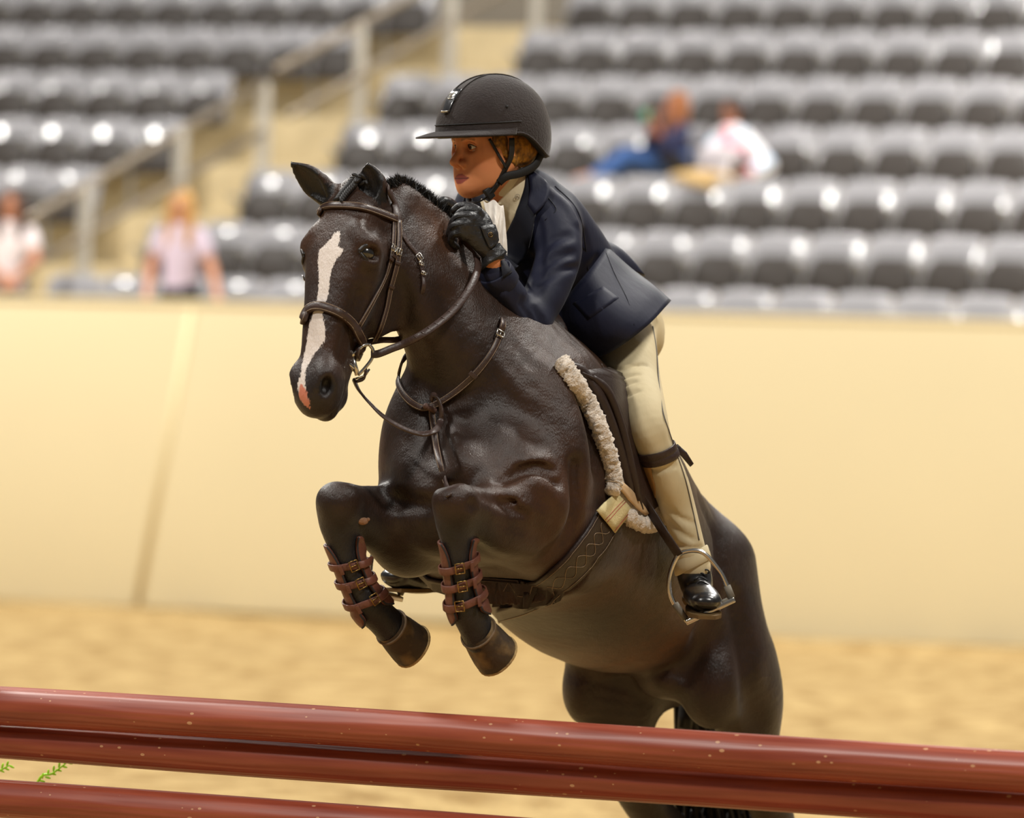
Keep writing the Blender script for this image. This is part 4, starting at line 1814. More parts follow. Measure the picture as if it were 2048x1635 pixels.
def build_bridle():
    root = empty('bridle', Hd(.1, 0, .08), 'dark brown leather bridle with padded noseband and reins on the horse', 'bridle')
    # browband
    p, g = on_px([(639, 424), (643, 415), (660, 410), (687, 410), (724, 414), (761, 425), (794, 438)], .006)
    left, gl = grad_offset(HEADP, [Hd(.060, -.085, -.03), Hd(.055, -.09, -.005)], .006)
    stitched('browband', list(left) + list(p), list(gl) + list(g), .0095, .0045, M_TACK, root)
    # crownpiece over the poll
    p, g = on_px([(797, 444), (795, 430), (788, 404), (778, 380)], .005)
    q, h = grad_offset(HEADP, [Hd(-.045, .03, -.05), Hd(-.06, 0, -.05), Hd(-.045, -.035, -.05), Hd(.0, -.075, -.05), Hd(.05, -.09, -.045)], .006)
    strap('crownpiece', list(p) + list(q), list(g) + list(h), .011, .003, M_TACK, root)
    # noseband hanger and cheekpiece, near side
    p, g = on_px([(789, 440), (788, 470), (786, 500), (780, 527), (771, 556), (755, 588), (737, 620), (719, 652)], .005)
    stitched('noseband_hanger', p, g, .0055, .002, M_TACK, root)
    p, g = on_px([(798, 440), (799, 470), (797, 505), (794, 530), (787, 558), (781, 580), (773, 617), (762, 655), (750, 690)], .006)
    ck = stitched('cheekpiece', p, g, .0068, .0025, M_TACK, root)
    for (x, y), nm in (((786, 496), 0), ((797, 503), 0)):
        q, h = on_px([(x, y)], .009)
        buckle(q[0], h[0], HD, .0075, .008, M_STEEL, ck)
    for x, y in ((783, 518), (796, 526), (783, 574), (789, 512)):
        q, h = on_px([(x, y)], .009)
        b = MB()
        d = nrm(HD - h[0] * (HD @ h[0]))
        b.box(q[0], (.0085, .004, .0025), np.stack([np.cross(d, h[0]), d, h[0]], 1), .001)
        b.build('keeper', M_TACK, ck)
    # far side cheekpiece
    q, h = grad_offset(HEADP, [Hd(.05, -.095, -.03), Hd(.13, -.10, -.02), Hd(.22, -.09, -.03), Hd(.30, -.075, -.04), Hd(.40, -.06, -.045)], .005)
    strap('cheekpiece', q, h, .0068, .0025, M_TACK, root)
    q, h = grad_offset(HEADP, [Hd(.215, -.093, .008)], .006)
    buckle(q[0], h[0], HD, .007, .007, M_STEEL, root)
    # throatlatch
    p, g = on_px([(799, 448), (806, 468), (820, 490), (836, 510), (843, 530), (847, 552), (846, 580)], .004)
    th = strap('throatlatch', list(p) + [P(826, 628, .04), P(795, 632, .1)], list(g) + [V(.5, -.6, -.6), V(-.6, 0, -.8)], .0055, .002, M_TACK, root)
    q, h = on_px([(839, 514)], .007)
    buckle(q[0], h[0], p[3] - p[2], .007, .009, M_STEEL, th)
    for x, y in ((842, 527), (846, 546)):
        q, h = on_px([(x, y)], .008)
        buckle(q[0], h[0], HD, .0065, .003, M_STEEL, th)
    # noseband
    p, g = on_px([(607, 640), (612, 622), (627, 613), (648, 613), (678, 625), (703, 645), (718, 668), (726, 690)], .007)
    q, h = grad_offset(HEADP, [Hd(.395, .045, -.075), Hd(.39, .02, -.115), Hd(.375, -.02, -.115), Hd(.345, -.052, -.075), Hd(.315, -.068, -.02)], .006)
    hw = [.0115] * 6 + [.009] * 2
    nb = stitched('noseband', list(p) + list(q), list(g) + list(h), .0118, .0065, M_TACK, root, closed=True)
    q, h = on_px([(729, 678)], .012)
    b = MB()
    b.ellipsoid(q[0], None, (.005, .005, .005), 10, 6)
    b.build('stud', M_STEEL, nb)
    # D-ring bit
    c, g = on_px([(722, 722)], .012)
    n0 = nrm(g[0] * .5 + V(.1, -1, .1))
    dp = proj(c[0])[2] - .01
    b = MB()
    b.tube([P(705, 714, dp), P(709, 730, dp), P(715, 750, dp)], .0068, 10)
    b.tube(spline([P(702, 711, dp - .002), P(713, 703, dp - .004), P(724, 692, dp), P(738, 688, dp + .01)], 5), list(np.linspace(.0078, .0042, 16)), 10)
    b.tube(spline([P(738, 688, dp + .01), P(746, 700, dp + .012), P(744, 716, dp + .012), P(732, 733, dp + .006), P(716, 750, dp)], 6), .0042, 10)
    bit = b.build('bit_ring', M_STEEL, root)
    b = MB()
    mid = Hd(.43, 0, -.05)
    b.tube(spline([P(708, 738, dp), mid + HS * .03, mid, mid - HS * .06], 5), .007, 10)
    b.build('mouthpiece', M_STEEL, bit)
    b = MB()
    b.tube([P(711, 757, dp + .01), P(726, 752, dp + .012), P(739, 738, dp + .02)], .0026, 8)
    b.tube([P(739, 738, dp + .02), P(733, 748, dp + .025), P(716, 760, dp + .02)], .0022, 8)
    b.build('hook', M_STEEL, bit)
    b = MB()
    b.tube(spline([P(732, 738, dp + .012), P(727, 757, dp + .02), P(712, 763, dp + .02)], 4), None, flat=(.007, .003), side=V(0, -1, .2))
    b.build('curb_strap', M_TACK, root)
    # reins
    near = [P(742, 708, dp + .012), P(757, 707, dp + .01), P(785, 696, dp + .005), P(806, 688, dp + .0), P(840, 671, -.10), P(872, 650, -.08), P(905, 622, -.05), P(932, 588, -.01), P(950, 555, .04), P(956, 528, .09), P(948, 503, .12), P(932, 484, .14), P(918, 466, .15), P(906, 446, .14)]
    pts = spline(near, 7)
    b = MB()
    b.tube(pts, None, flat=(.0096, .0038), side=nrm(V(.5, -.3, -.8)))
    rn = b.build('rein', M_TACK, root)
    b = MB()
    for i in range(26, len(pts) - 26, 3):      # lacing along the grip
        t = nrm(pts[i + 1] - pts[i])
        sd = nrm(np.cross(t, V(.2, -1, 0)))
        b.tube([pts[i] - sd * .0085 - V(0, .003, 0), pts[i] + t * .004 - V(0, .0045, 0), pts[i] + sd * .0085 + t * .008 - V(0, .003, 0)], .0014, 5)
    b.build('lacing', M_TACK, rn)
    q, h = grad_offset(HEADP, [Hd(.43, -.058, -.05)], .01)
    far = [q[0], P(720, 690, -.02), P(760, 680, .02), P(804, 676, .10), P(850, 640, .30), P(900, 540, .34), P(912, 470, .27), P(905, 430, .20)]
    b = MB()
    b.tube(spline(far, 7), None, flat=(.0078, .003), side=nrm(V(.3, -.3, -.9)))
    b.build('rein', M_TACK, root)
    # loop of the standing martingale from the noseband down to the yoke
    return root


build_bridle()


def build_martingale():
    root = empty('martingale', P(862, 815, -.1), 'brown leather martingale and neck yoke across the chest of the horse', 'martingale')
    p, g = on_px([(1006, 640), (1000, 668), (985, 700), (965, 730), (943, 755), (918, 778), (893, 796), (868, 810), (845, 815), (825, 806), (808, 789), (797, 770), (792, 750)], .006)
    q, h = grad_offset(HP, [P(798, 715, .16), P(830, 670, .30), P(900, 610, .38), P(985, 610, .40)], .006)
    yk = stitched('neck_yoke', list(p) + list(q), list(g) + list(h), .0088, .003, M_TACK, root, closed=True)
    q, h = on_px([(1000, 667)], .012)
    buckle(q[0], h[0], p[1] - p[0], .011, .008, M_STEEL, yk, .0024)
    q, h = on_px([(946, 750)], .011)
    d = nrm(p[4] - p[3])
    b = MB()
    b.box(q[0], (.006, .0115, .003), np.stack([d, np.cross(h[0], d), h[0]], 1), .001)
    b.build('keeper', M_TACK, yk)
    # strap: from noseband, slack loop, through the stop, down between the legs
    z0 = -.20
    c0, g0 = on_px([(868, 812)], .012)
    dc = proj(c0[0])[2]
    pts = [P(707, 758, -.05), P(718, 780, -.06), P(738, 804, -.08), P(768, 833, -.11), P(806, 856, -.13), P(842, 867, -.135), P(868, 862, -.13), P(880, 845, dc - .045), P(883, 822, dc - .035), P(877, 800, dc - .03), P(867, 790, dc - .02), P(862, 800, dc - .005)]
    b = MB()
    b.tube(spline(pts, 6), None, flat=(.0080, .003), side=nrm(V(.45, -.75, -.5)))
    b.build('martingale_strap', M_TACK, root)
    p, g = on_px([(862, 806), (864, 830), (867, 856), (872, 890), (880, 925), (890, 962), (898, 990)], .006)
    stitched('chest_strap', p, g, .0085, .0028, M_TACK, root)
    q, h = on_px([(852, 812)], .014)
    b = MB()
    b.ellipsoid(q[0], None, (.008, .008, .008), 12, 8)
    b.tube([q[0], q[0] + (c0[0] - q[0]) * 1.2 + V(0, 0, -.012)], .007, 10)
    b.build('rubber_stop', mat('stop_rubber', srgb(92, 66, 58), .7), root)


build_martingale()


def px_grid(front, back, nu, nv, lift, prims=None):
    """grid of surface points between two pixel edge curves"""
    f = np.array(spline(front, 8))
    bk = np.array(spline(back, 8))
    fi = np.array([[np.interp(t, np.linspace(0, 1, len(f)), f[:, k]) for k in range(2)] for t in np.linspace(0, 1, nv)])
    bi = np.array([[np.interp(t, np.linspace(0, 1, len(bk)), bk[:, k]) for k in range(2)] for t in np.linspace(0, 1, nv)])
    pix = (fi[:, None] * (1 - np.linspace(0, 1, nu))[None, :, None] + bi[:, None] * np.linspace(0, 1, nu)[None, :, None]).reshape(-1, 2)
    p, g = ray_surface(prims or HP, pix, lift=lift)
    return p.reshape(nv, nu, 3), g.reshape(nv, nu, 3)


def sheet(name, p, g, th, m, parent):
    """sheet of thickness th standing on a grid of points"""
    b = MB()
    nv, nu = p.shape[:2]
    top = p + g * th
    b.grid([list(r) for r in top])
    b.grid([list(r) for r in p])
    o = nu * nv
    rg = [j * nu for j in range(nv)] + [(nv - 1) * nu + i for i in range(1, nu)] + [j * nu + nu - 1 for j in range(nv - 2, -1, -1)] + [i for i in range(nu - 2, 0, -1)]
    for a, c in zip(rg, rg[1:] + rg[:1]):
        b.f.append((a, c, c + o, a + o))
    return b.build(name, m, parent)


def fleece_tube(name, pts, r, parent, seed=1):
    rs = np.random.RandomState(seed)
    pts = np.array(spline(pts, 14))
    b = MB()
    m, n = len(pts), 20
    rings = []
    prev = None
    nz = rs.normal(0, 1, (m, n))
    nz = (nz + np.roll(nz, 1, 0) * .6 + np.roll(nz, 1, 1) * .6) * .09
    for i in range(m):
        t = nrm(pts[min(i + 1, m - 1)] - pts[max(i - 1, 0)])
        a = nrm(np.cross(t, V(0, 1, .2))) if prev is None else nrm(prev - t * (prev @ t))
        prev = a
        c = np.cross(t, a)
        e = min(1.0, .35 + min(i, m - 1 - i) / 5)
        rings.append([pts[i] + r * e * (1 + nz[i, k]) * (math.cos(k * 2 * math.pi / n) * a + math.sin(k * 2 * math.pi / n) * c) for k in range(n)])
    b.grid(rings, closed_v=True)
    b.f.append(tuple(range(n)))
    b.f.append(tuple((m - 1) * n + k for k in range(n)))
    return b.build(name, M_FLEECE, parent)


def build_saddle():
    # pad
    root = empty('saddle_pad', H(-.3, 0, -.02), 'white sheepskin saddle pad with a thick fleece roll in front of the saddle', 'saddle pad')
    roll, _ = on_px([(1118, 718), (1134, 738), (1152, 764), (1172, 800), (1192, 838), (1209, 880), (1221, 922), (1228, 960), (1221, 990)], .012)
    fleece_tube('fleece_roll', list(roll), .0225, root, 3)
    p, g = px_grid([(1146, 752), (1180, 802), (1215, 880), (1232, 960), (1245, 1036)], [(1205, 748), (1290, 770), (1330, 860), (1350, 960), (1330, 1050)], 10, 14, .003)
    sheet('pad_panel', p, g, .008, M_FLEECE, root)
    low, _ = on_px([(1250, 1026), (1268, 1040), (1290, 1048), (1314, 1050)], .010)
    fleece_tube('lower_fleece_edge', low, .020, root, 5)
    # the off-side half
    q = []
    for f in np.linspace(-.02, -.5, 8):
        r = []
        for a in np.linspace(.05, 1.5, 8):
            r.append(H(f, -.32 * math.sin(a) - .02, -.33 + .36 * math.cos(a)))
        q.append(r)
    q, gg = grad_offset(HP, np.array(q).reshape(-1, 3), .003)
    sheet('pad_panel', q.reshape(8, 8, 3), gg.reshape(8, 8, 3), .008, M_FLEECE, root)
    # saddle
    sd = empty('saddle', H(-.3, 0, .02), 'dark brown leather close-contact saddle under the rider', 'saddle')
    S = [Tube([(H(-.02, 0, .045), .075, .030, .06), (H(-.08, 0, .05), .085, .030, .07), (H(-.18, 0, .015), .12, .030, .07), (H(-.30, 0, -.01), .15, .030, .07), (H(-.42, 0, .0), .17, .035, .08), (H(-.52, 0, .04), .15, .035, .08), (H(-.55, 0, .055), .12, .02, .05)], side=HL)]
    S.append(Tube([(H(.0, -.085, -.05), .02), (H(.015, -.05, .03), .02), (H(.015, 0, .055), .02), (H(.015, .05, .03), .02), (H(.0, .085, -.05), .02)], k=.03))
    v, f = sdf_mesh(S, .009 * HQ, 10, 2)
    mesh_obj('seat', v, f, M_SADDLE, sd)
    p, g = px_grid([(1163, 742), (1196, 764), (1226, 806), (1244, 858), (1260, 920), (1272, 976), (1285, 1020)], [(1215, 735), (1300, 780), (1326, 840), (1336, 900), (1336, 960), (1326, 1000), (1300, 1022)], 12, 18, .016)
    sheet('flap', p, g, .006, M_SADDLE, sd)
    # layered front edges: panel, knee block, flap piping
    for k, (path, r, lf, nm) in enumerate((([(1140, 726), (1168, 748), (1196, 788), (1218, 838), (1236, 895), (1252, 950), (1266, 1004)], .016, .012, 'panel_edge'),
                                           ([(1186, 752), (1214, 782), (1234, 826), (1250, 880), (1264, 940), (1278, 1000)], .012, .026, 'knee_roll'),
                                           ([(1165, 744), (1198, 765), (1228, 807), (1246, 858), (1262, 920), (1274, 976), (1286, 1018)], .0045, .024, 'flap_piping'))):
        q, h = on_px(path, lf)
        b = MB()
        pts = spline(q, 6)
        rr = [r * min(1, .4 + min(i, len(pts) - 1 - i) / 6) for i in range(len(pts))]
        b.tube(pts, rr, 12)
        b.build(nm, M_SADDLE, sd)
    q = []
    for f in np.linspace(-.04, -.42, 8):
        r = []
        for a in np.linspace(.2, 1.75, 9):
            r.append(H(f, -.32 * math.sin(a) - .02, -.33 + .36 * math.cos(a)))
        q.append(r)
    q, gg = grad_offset(HP, np.array(q).reshape(-1, 3), .014)
    sheet('flap', q.reshape(8, 9, 3), gg.reshape(8, 9, 3), .006, M_SADDLE, sd)
    # billet guard and strap keeper in tan suede near the flap's point
    p, g = px_grid([(1232, 968), (1250, 992), (1270, 1014), (1290, 1030)], [(1240, 960), (1262, 980), (1280, 1002), (1296, 1026)], 4, 8, .020)
    sheet('billet_guard', p, g, .004, M_PADLEATHER, sd)
    # girth
    gr = empty('girth', H(-.1, 0, -.74), 'dark brown stitched leather girth with a beige canvas end round the belly', 'girth')
    up = [(1192, 1022), (1166, 1064), (1132, 1108), (1090, 1148), (1040, 1182), (985, 1204)]
    lo = [(1231, 1066), (1203, 1108), (1166, 1150), (1120, 1190), (1062, 1222), (1000, 1242)]
    p, g = px_grid(up, lo, 7, 26, .003)
    band = sheet('girth_band', p, g, .0075, M_SADDLE, gr)
    b = MB()
    for u in (.5, 5.5):
        i = int(u)
        ln = [p[j, i] * .5 + p[j, i + 1] * .5 + g[j, i] * .0082 for j in range(26)]
        b.tube(ln, .0008, 4)
    for ph in (0, math.pi):
        ln = []
        for k in range(70):
            y = 1 + k / 70 * 15
            j = int(y)
            x = 3 + 1.2 * math.sin(y * 1.25 + ph)
            i = int(x)
            fy, fx = y - j, x - i
            ln.append((p[j, i] * (1 - fx) + p[j, i + 1] * fx) * (1 - fy) + (p[j + 1, i] * (1 - fx) + p[j + 1, i + 1] * fx) * fy + g[j, i] * .0084)
        b.tube(ln, .0008, 4)
    b.build('diamond_stitching', M_TACK_EDGE, band)
    q = []
    for a in np.linspace(.0, 1.9, 14):
        q.append([H(f, -.36 * math.sin(a) + .04, -.36 - .42 * math.cos(a)) for f in np.linspace(.0, -.07, 5) - .04])
    q, h = grad_offset(HP, np.array(q).reshape(-1, 3), .003)
    sheet('girth_band', q.reshape(14, 5, 3), h.reshape(14, 5, 3), .0075, M_SADDLE, gr)
    # beige canvas end
    p, g = px_grid([(1193, 1020), (1212, 1001), (1232, 984)], [(1229, 1065), (1246, 1043), (1264, 1020)], 5, 6, .014)
    cv = sheet('canvas_end', p, g, .004, M_CANVAS, gr)
    b = MB()
    for u in (.42, .52, .93):
        col = [p[j].copy() for j in range(6)]
        ln = []
        for j in range(6):
            x = u * 4
            i = min(int(x), 3)
            ln.append(p[j, i] * (1 - x + i) + p[j, i + 1] * (x - i) + g[j, i] * .0046)
        b.tube(ln, .0009, 4)
    b.build('red_stitch_line', M_REDSTITCH, cv)
    return sd


SADDLE = build_saddle()
# ------------------------------------------------------------------ the rider
RL = nrm(V(.90, -.43, .04))                      # rider's left
M_SKIN = None
M_NAVY = mat('navy_jacket_cloth', srgb(20, 23, 44), .62, spec=.28, sheen=.03, noise=(5, .12), bump=(22, .22, (1, 1, .6)))
M_NAVYDK = mat('navy_collar_cloth', srgb(15, 17, 30), .7, spec=.3, sheen=.1)
M_BREECH = mat('tan_breeches_cloth', srgb(198, 183, 148), .75, spec=.25, noise=(9, .06), bump=(14, .35, (1.6, 1.6, .5)))
M_SUEDE = mat('knee_patch_suede', srgb(150, 112, 62), .85, noise=(20, .1))
M_GLOVE = mat('black_glove_leather', srgb(30, 29, 31), .42, spec=.5, noise=(40, .15), bump=(55, .5))
M_BOOTBLACK = mat('black_boot_leather', srgb(22, 20, 21), .3, spec=.55, coat=.4, bump=(30, .25))
M_SOLETAN = mat('dusty_sole', srgb(96, 72, 34), .8, noise=(30, .3))
M_HELMET = mat('helmet_suede', srgb(46, 39, 38), .85, spec=.25, sheen=.25, noise=(60, .12), bump=(200, .3))
M_HELMIN = mat('helmet_lining', srgb(14, 13, 14), .7)
M_STRAPBLK = mat('black_webbing', srgb(16, 15, 17), .6)
M_HAIR = mat('golden_hair', srgb(168, 112, 30), .5, spec=.4, mix=(srgb(96, 62, 16), 70, .4, .62), bump=(120, .8, (1, 1, .15)))
M_SHIRT = mat('ivory_show_shirt', srgb(226, 212, 178), .7, noise=(20, .05), bump=(30, .3))
M_BOW = mat('white_bib', srgb(222, 214, 204), .55, bump=(40, .3))
M_GARTER = mat('garter_leather', srgb(50, 34, 30), .45, bump=(90, .2))

hf = nrm(V(-.79, -.61, -.13))
hu = V(0, 0, 1)
hu = nrm(hu - hf * (hu @ hf))
hl = np.cross(hu, hf)
HO = P(980, 290, .42)
HB = np.stack([hf, hl, hu], 1)


def F(f, l, u):
    return HO + hf * f + hl * l + hu * u


def head_prims():
    A = []
    a = A.append
    a(Ell(F(-.012, 0, .035), (.096, .073, .098), HB, k=.02))
    a(Ell(F(.030, 0, -.028), (.064, .060, .085), HB, k=.04))
    for s in (1, -1):
        a(Tube([(F(-.008, s * .056, -.050), .020), (F(.030, s * .045, -.084), .018), (F(.066, s * .022, -.101), .017), (F(.080, 0, -.103), .018)], k=.04))
        a(Ell(F(.052, s * .037, -.034), (.034, .027, .036), HB, k=.03))
        a(Ell(F(.060, s * .026, -.075), (.030, .024, .028), HB, k=.03))
        a(Tube([(F(.086, s * .006, .020), .013), (F(.082, s * .030, .026), .014), (F(.058, s * .054, .018), .014)], k=.02))
        a(Tube([(F(.060, s * .050, -.012), .014), (F(.030, s * .064, -.014), .012)], k=.025))
    a(Ell(F(.079, 0, -.099), (.019, .021, .018), HB, k=.02))
    for s in (1, -1):
        a(Ell(F(.094, s * .031, -.001), (.022, .019, .0115), HB, k=.012, sub=True))
    a(Tube([(F(.086, 0, .012), .010), (F(.100, 0, -.010), .0092), (F(.114, 0, -.026), .0102), (F(.120, 0, -.036), .0115)], k=.016))
    for s in (1, -1):
        a(Ell(F(.101, s * .0140, -.043), (.012, .0095, .0095), HB, k=.008))
        a(Ell(F(.108, s * .0085, -.0525), (.007, .0045, .005), HB, k=.004, sub=True))
    a(Ell(F(.080, 0, -.072), (.014, .030, .018), HB, k=.018))
    a(Tube([(F(.074, -0.031, -.0778), .0035), (F(.0875, -.013, -.0740), .0056), (F(.0925, -.004, -.0722), .0060), (F(.0915, 0, -.0732), .0056), (F(.0925, .004, -.0722), .0060), (F(.0875, .013, -.0740), .0056), (F(.074, 0.031, -.0778), .0035)], k=.008))
    a(Tube([(F(.074, -0.029, -.0798), .0035), (F(.0855, -.012, -.0855), .0060), (F(.0890, 0, -.0870), .0068), (F(.0855, .012, -.0855), .0060), (F(.074, 0.029, -.0798), .0035)], k=.008))
    a(Tube([(F(.079, -0.033, -.0782), .0013), (F(.0935, -.011, -.0792), .0017), (F(.0965, 0, -.0797), .0018), (F(.0935, .011, -.0792), .0017), (F(.079, 0.033, -.0782), .0013)], k=.003, sub=True))
    a(Ell(F(.088, 0, -.098), (.008, .018, .004), HB, k=.012, sub=True))
    a(Tube([(F(-.022, 0, -.055), .050), (F(-.034, .0, -.11), .049), (P(1040, 398, .47), .055)], k=.03))
    # ear
    a(Ell(F(-.012, .072, -.012), (.017, .008, .029), HB, k=.008))
    a(Ell(F(-.012, -.072, -.012), (.017, .008, .029), HB, k=.008))
    return A


# joints: torso, arms, legs
T_ = [(P(1226, 636, .80), .118, .09, .10), (P(1184, 588, .74), .100, .090, .095), (P(1126, 508, .61), .106, .095, .10), (P(1078, 444, .53), .110, .090, .092), (P(1050, 404, .49), .088, .070, .075)]
SH_L, EL_L, WR_L = P(1122, 458, .40), P(1052, 648, .25), P(984, 512, .115)
SH_R, EL_R, WR_R = P(955, 412, .62), P(880, 560, .58), P(905, 470, .33)


def leg_depth(px, py, r, fallback):
    p, g = ray_surface(HP, [(px, py)], lift=0)
    q = proj(p[0])
    if math.hypot(q[0] - px, q[1] - py) > 25:
        return fallback
    return q[2] - r - .016


_lg = [(1253, 720, .083), (1268, 765, .070), (1284, 812, .060), (1294, 850, .056), (1306, 885, .050), (1318, 915, .0485), (1338, 962, .0490), (1354, 1010, .046), (1368, 1055, .042), (1380, 1105, .0425)]
_ld = []
for x_, y_, r_ in _lg:
    _ld.append(leg_depth(x_ - 25, y_, r_, .40))
_ld = np.array(_ld)
_ld[0], _ld[1] = .60, .50
_ld = np.convolve(np.concatenate([_ld[:1], _ld, _ld[-1:]]), [.25, .5, .25], 'valid')
_ld[-3:] = _ld[-3] + np.array([0, .01, .02])
LEG_L = [(P(1232, 655, .76), .105)] + [(P(x_, y_, d_), r_) for (x_, y_, r_), d_ in zip(_lg, _ld)]
D_FOOT = float(_ld[-1])
RHIP = P(1150, 690, .95)
RKN = H(-.20, -.33, -.24)
RAN = P(862, 1110, .66)
LEG_R = [(P(1190, 668, .92), .10), (H(-.30, -.24, .02), .080), (RKN, .060), (RKN * .45 + RAN * .55 + HF * -.03 - HL * .03, .050), (RAN, .042)]


def body_low():
    A = [Tube([(p, w * .9, t * .88, b * .88) for p, w, t, b in T_], side=RL)]
    for s, e, w, h in ((SH_L, EL_L, WR_L, P(956, 470, .10)), (SH_R, EL_R, WR_R, P(918, 432, .22))):
        near = s is SH_L
        A.append(Tube([(P(1100, 448, .43), .045), (P(1116, 500, .37), .042), (P(1094, 575, .315), .040), (P(1056, 645, .25), .034)] if near else [(s, .045), ((s + e) / 2, .040), (e, .034)], k=.04))
        A.append(Tube([(P(1050, 645, .245), .034), (P(1020, 600, .19), .033), (P(998, 555, .150), .030), (P(989, 528, .122), .0275), (w, .025), (h, .016)] if near else [(e, .034), ((e + w) / 2, .033), (w, .025), (h, .018)], k=.03))
    A.append(Tube([(p, r * .74) for p, r in LEG_L], k=.05))
    A.append(Tube([(p, r * .74) for p, r in LEG_R], k=.05))
    for an, toe, heel in ((LEG_L[-1][0], P(1412, 1196, D_FOOT - .15), P(1388, 1165, D_FOOT + .05)), (RAN, P(806, 1160, .52), P(868, 1148, .70))):
        A.append(Tube([(an, .034), (heel + V(0, 0, .012), .016), ((toe + heel) / 2 + V(0, 0, .002), .013), (toe * .75 + heel * .25, .010)], k=.01))
    A.append(Tube([(P(1056, 402, .49), .05), (F(-.034, 0, -.11), .044)], k=.03))
    return A


def skin_material():
    m = bpy.data.materials.new('rider_skin')
    m.use_nodes = True
    nt = m.node_tree
    b = nt.nodes['Principled BSDF']
    at = nt.nodes.new('ShaderNodeAttribute')
    at.attribute_name = 'Col'
    nt.links.new(at.outputs['Color'], b.inputs['Base Color'])
    b.inputs['Roughness'].default_value = .5
    b.inputs['Subsurface Weight'].default_value = .15
    b.inputs['Subsurface Radius'].default_value = (.012, .005, .003)
    b.inputs['Subsurface Scale'].default_value = 1.0
    return m


def build_person_body():
    hp = head_prims()
    v1, f1 = sdf_mesh(hp, .0026 * HQ, 12, 1)
    v2, f2 = sdf_mesh(body_low(), .010 * HQ, 10, 1)
    v = np.concatenate([v1, v2])
    f = np.concatenate([f1, f2 + len(v1)])
    q = (v - HO) @ HB
    c = np.tile(np.array(srgb(210, 136, 90)), (len(v), 1))
    d = np.minimum(np.linalg.norm((q - V(.060, .040, -.04)) / V(1, 1, 1), axis=1), np.linalg.norm(q - V(.060, -.040, -.04), axis=1))
    w = .5 * smoothstep(.045, .0, d)[:, None]
    c = c * (1 - w) + np.array(srgb(204, 108, 70)) * w
    # lips
    zl = np.interp(np.abs(q[:, 1]), [0, .005, .014, .031], [-.0668, -.0658, -.0690, -.0770])
    zb = np.interp(np.abs(q[:, 1]), [0, .013, .031], [-.0945, -.0922, -.0800])
    w = (smoothstep(.0, .0016, zl - q[:, 2]) * smoothstep(.0, .0016, q[:, 2] - zb) * (q[:, 0] > .07) * smoothstep(.033, .029, np.abs(q[:, 1])))[:, None]
    c = c * (1 - w) + np.array(srgb(150, 72, 60)) * w
    w = (.85 * smoothstep(.0022, .0008, np.abs(q[:, 2] + np.interp(np.abs(q[:, 1]), [0, .03], [.0797, .0785]))) * (q[:, 0] > .065) * smoothstep(.033, .028, np.abs(q[:, 1])))[:, None]
    c = c * (1 - w) + np.array(srgb(60, 24, 22)) * w
    # brows
    zb = np.interp(np.abs(q[:, 1]), [.012, .03, .05], [.019, .024, .018])
    w = (.7 * smoothstep(.0042, .002, np.abs(q[:, 2] - zb)) * (np.abs(q[:, 1]) > .012) * (np.abs(q[:, 1]) < .05) * (q[:, 0] > .05))[:, None]
    c = c * (1 - w) + np.array(srgb(120, 76, 40)) * w
    o = mesh_obj('person', v, f, skin_material(), colors=c)
    tag(o, 'person in navy jacket, tan breeches and dark helmet crouching forward on the horse', 'person')
    me = mat('eye_white', srgb(225, 215, 205), .25, spec=.5)
    mi = mat('eye_iris', srgb(40, 34, 26), .15, spec=.6)
    ml = mat('lash', srgb(36, 24, 18), .6)
    look = nrm(hf * .95 + hl * -.18)
    for s in (1, -1):
        ec = F(.0745, s * .031, -.002)
        b = MB()
        b.ellipsoid(ec, HB, (.0118, .0125, .0118), 20, 12)
        e = b.build('eye', me, o)
        up2 = hu
        sd = np.cross(up2, look)
        b = MB()
        b.ellipsoid(ec + look * .0085, np.stack([look, sd, up2], 1), (.0042, .0058, .0058), 16, 8)
        b.build('iris', mi, e)
        b = MB()
        b.tube(spline([F(.082, s * .0185, -.002), F(.0895, s * .026, .0062), F(.0875, s * .034, .0068), F(.076, s * .0445, -.0005)], 5), .0019, 6)
        b.build('upper_lashes', ml, e)
        b = MB()
        b.tube(spline([F(.082, s * .0185, -.0025), F(.0865, s * .026, -.0075), F(.085, s * .034, -.0078), F(.076, s * .0445, -.002)], 5), .0024, 6)
        b.build('lower_lid', mat('lid_skin', srgb(198, 124, 82), .55), e)
        b = MB()
        b.tube(spline([F(.081, s * .0175, .0015), F(.0885, s * .026, .0105), F(.087, s * .034, .0112), F(.075, s * .0465, .003)], 5), .0040, 8)
        b.build('upper_lid', mat('lid_skin', srgb(198, 124, 82), .55), e)
    return o


RIDER = build_person_body()


def sdf_part(name, prims, h, m, parent, smooth=1, B=12):
    v, f = sdf_mesh(prims, h * HQ, B, smooth)
    return mesh_obj(name, v, f, m, parent)


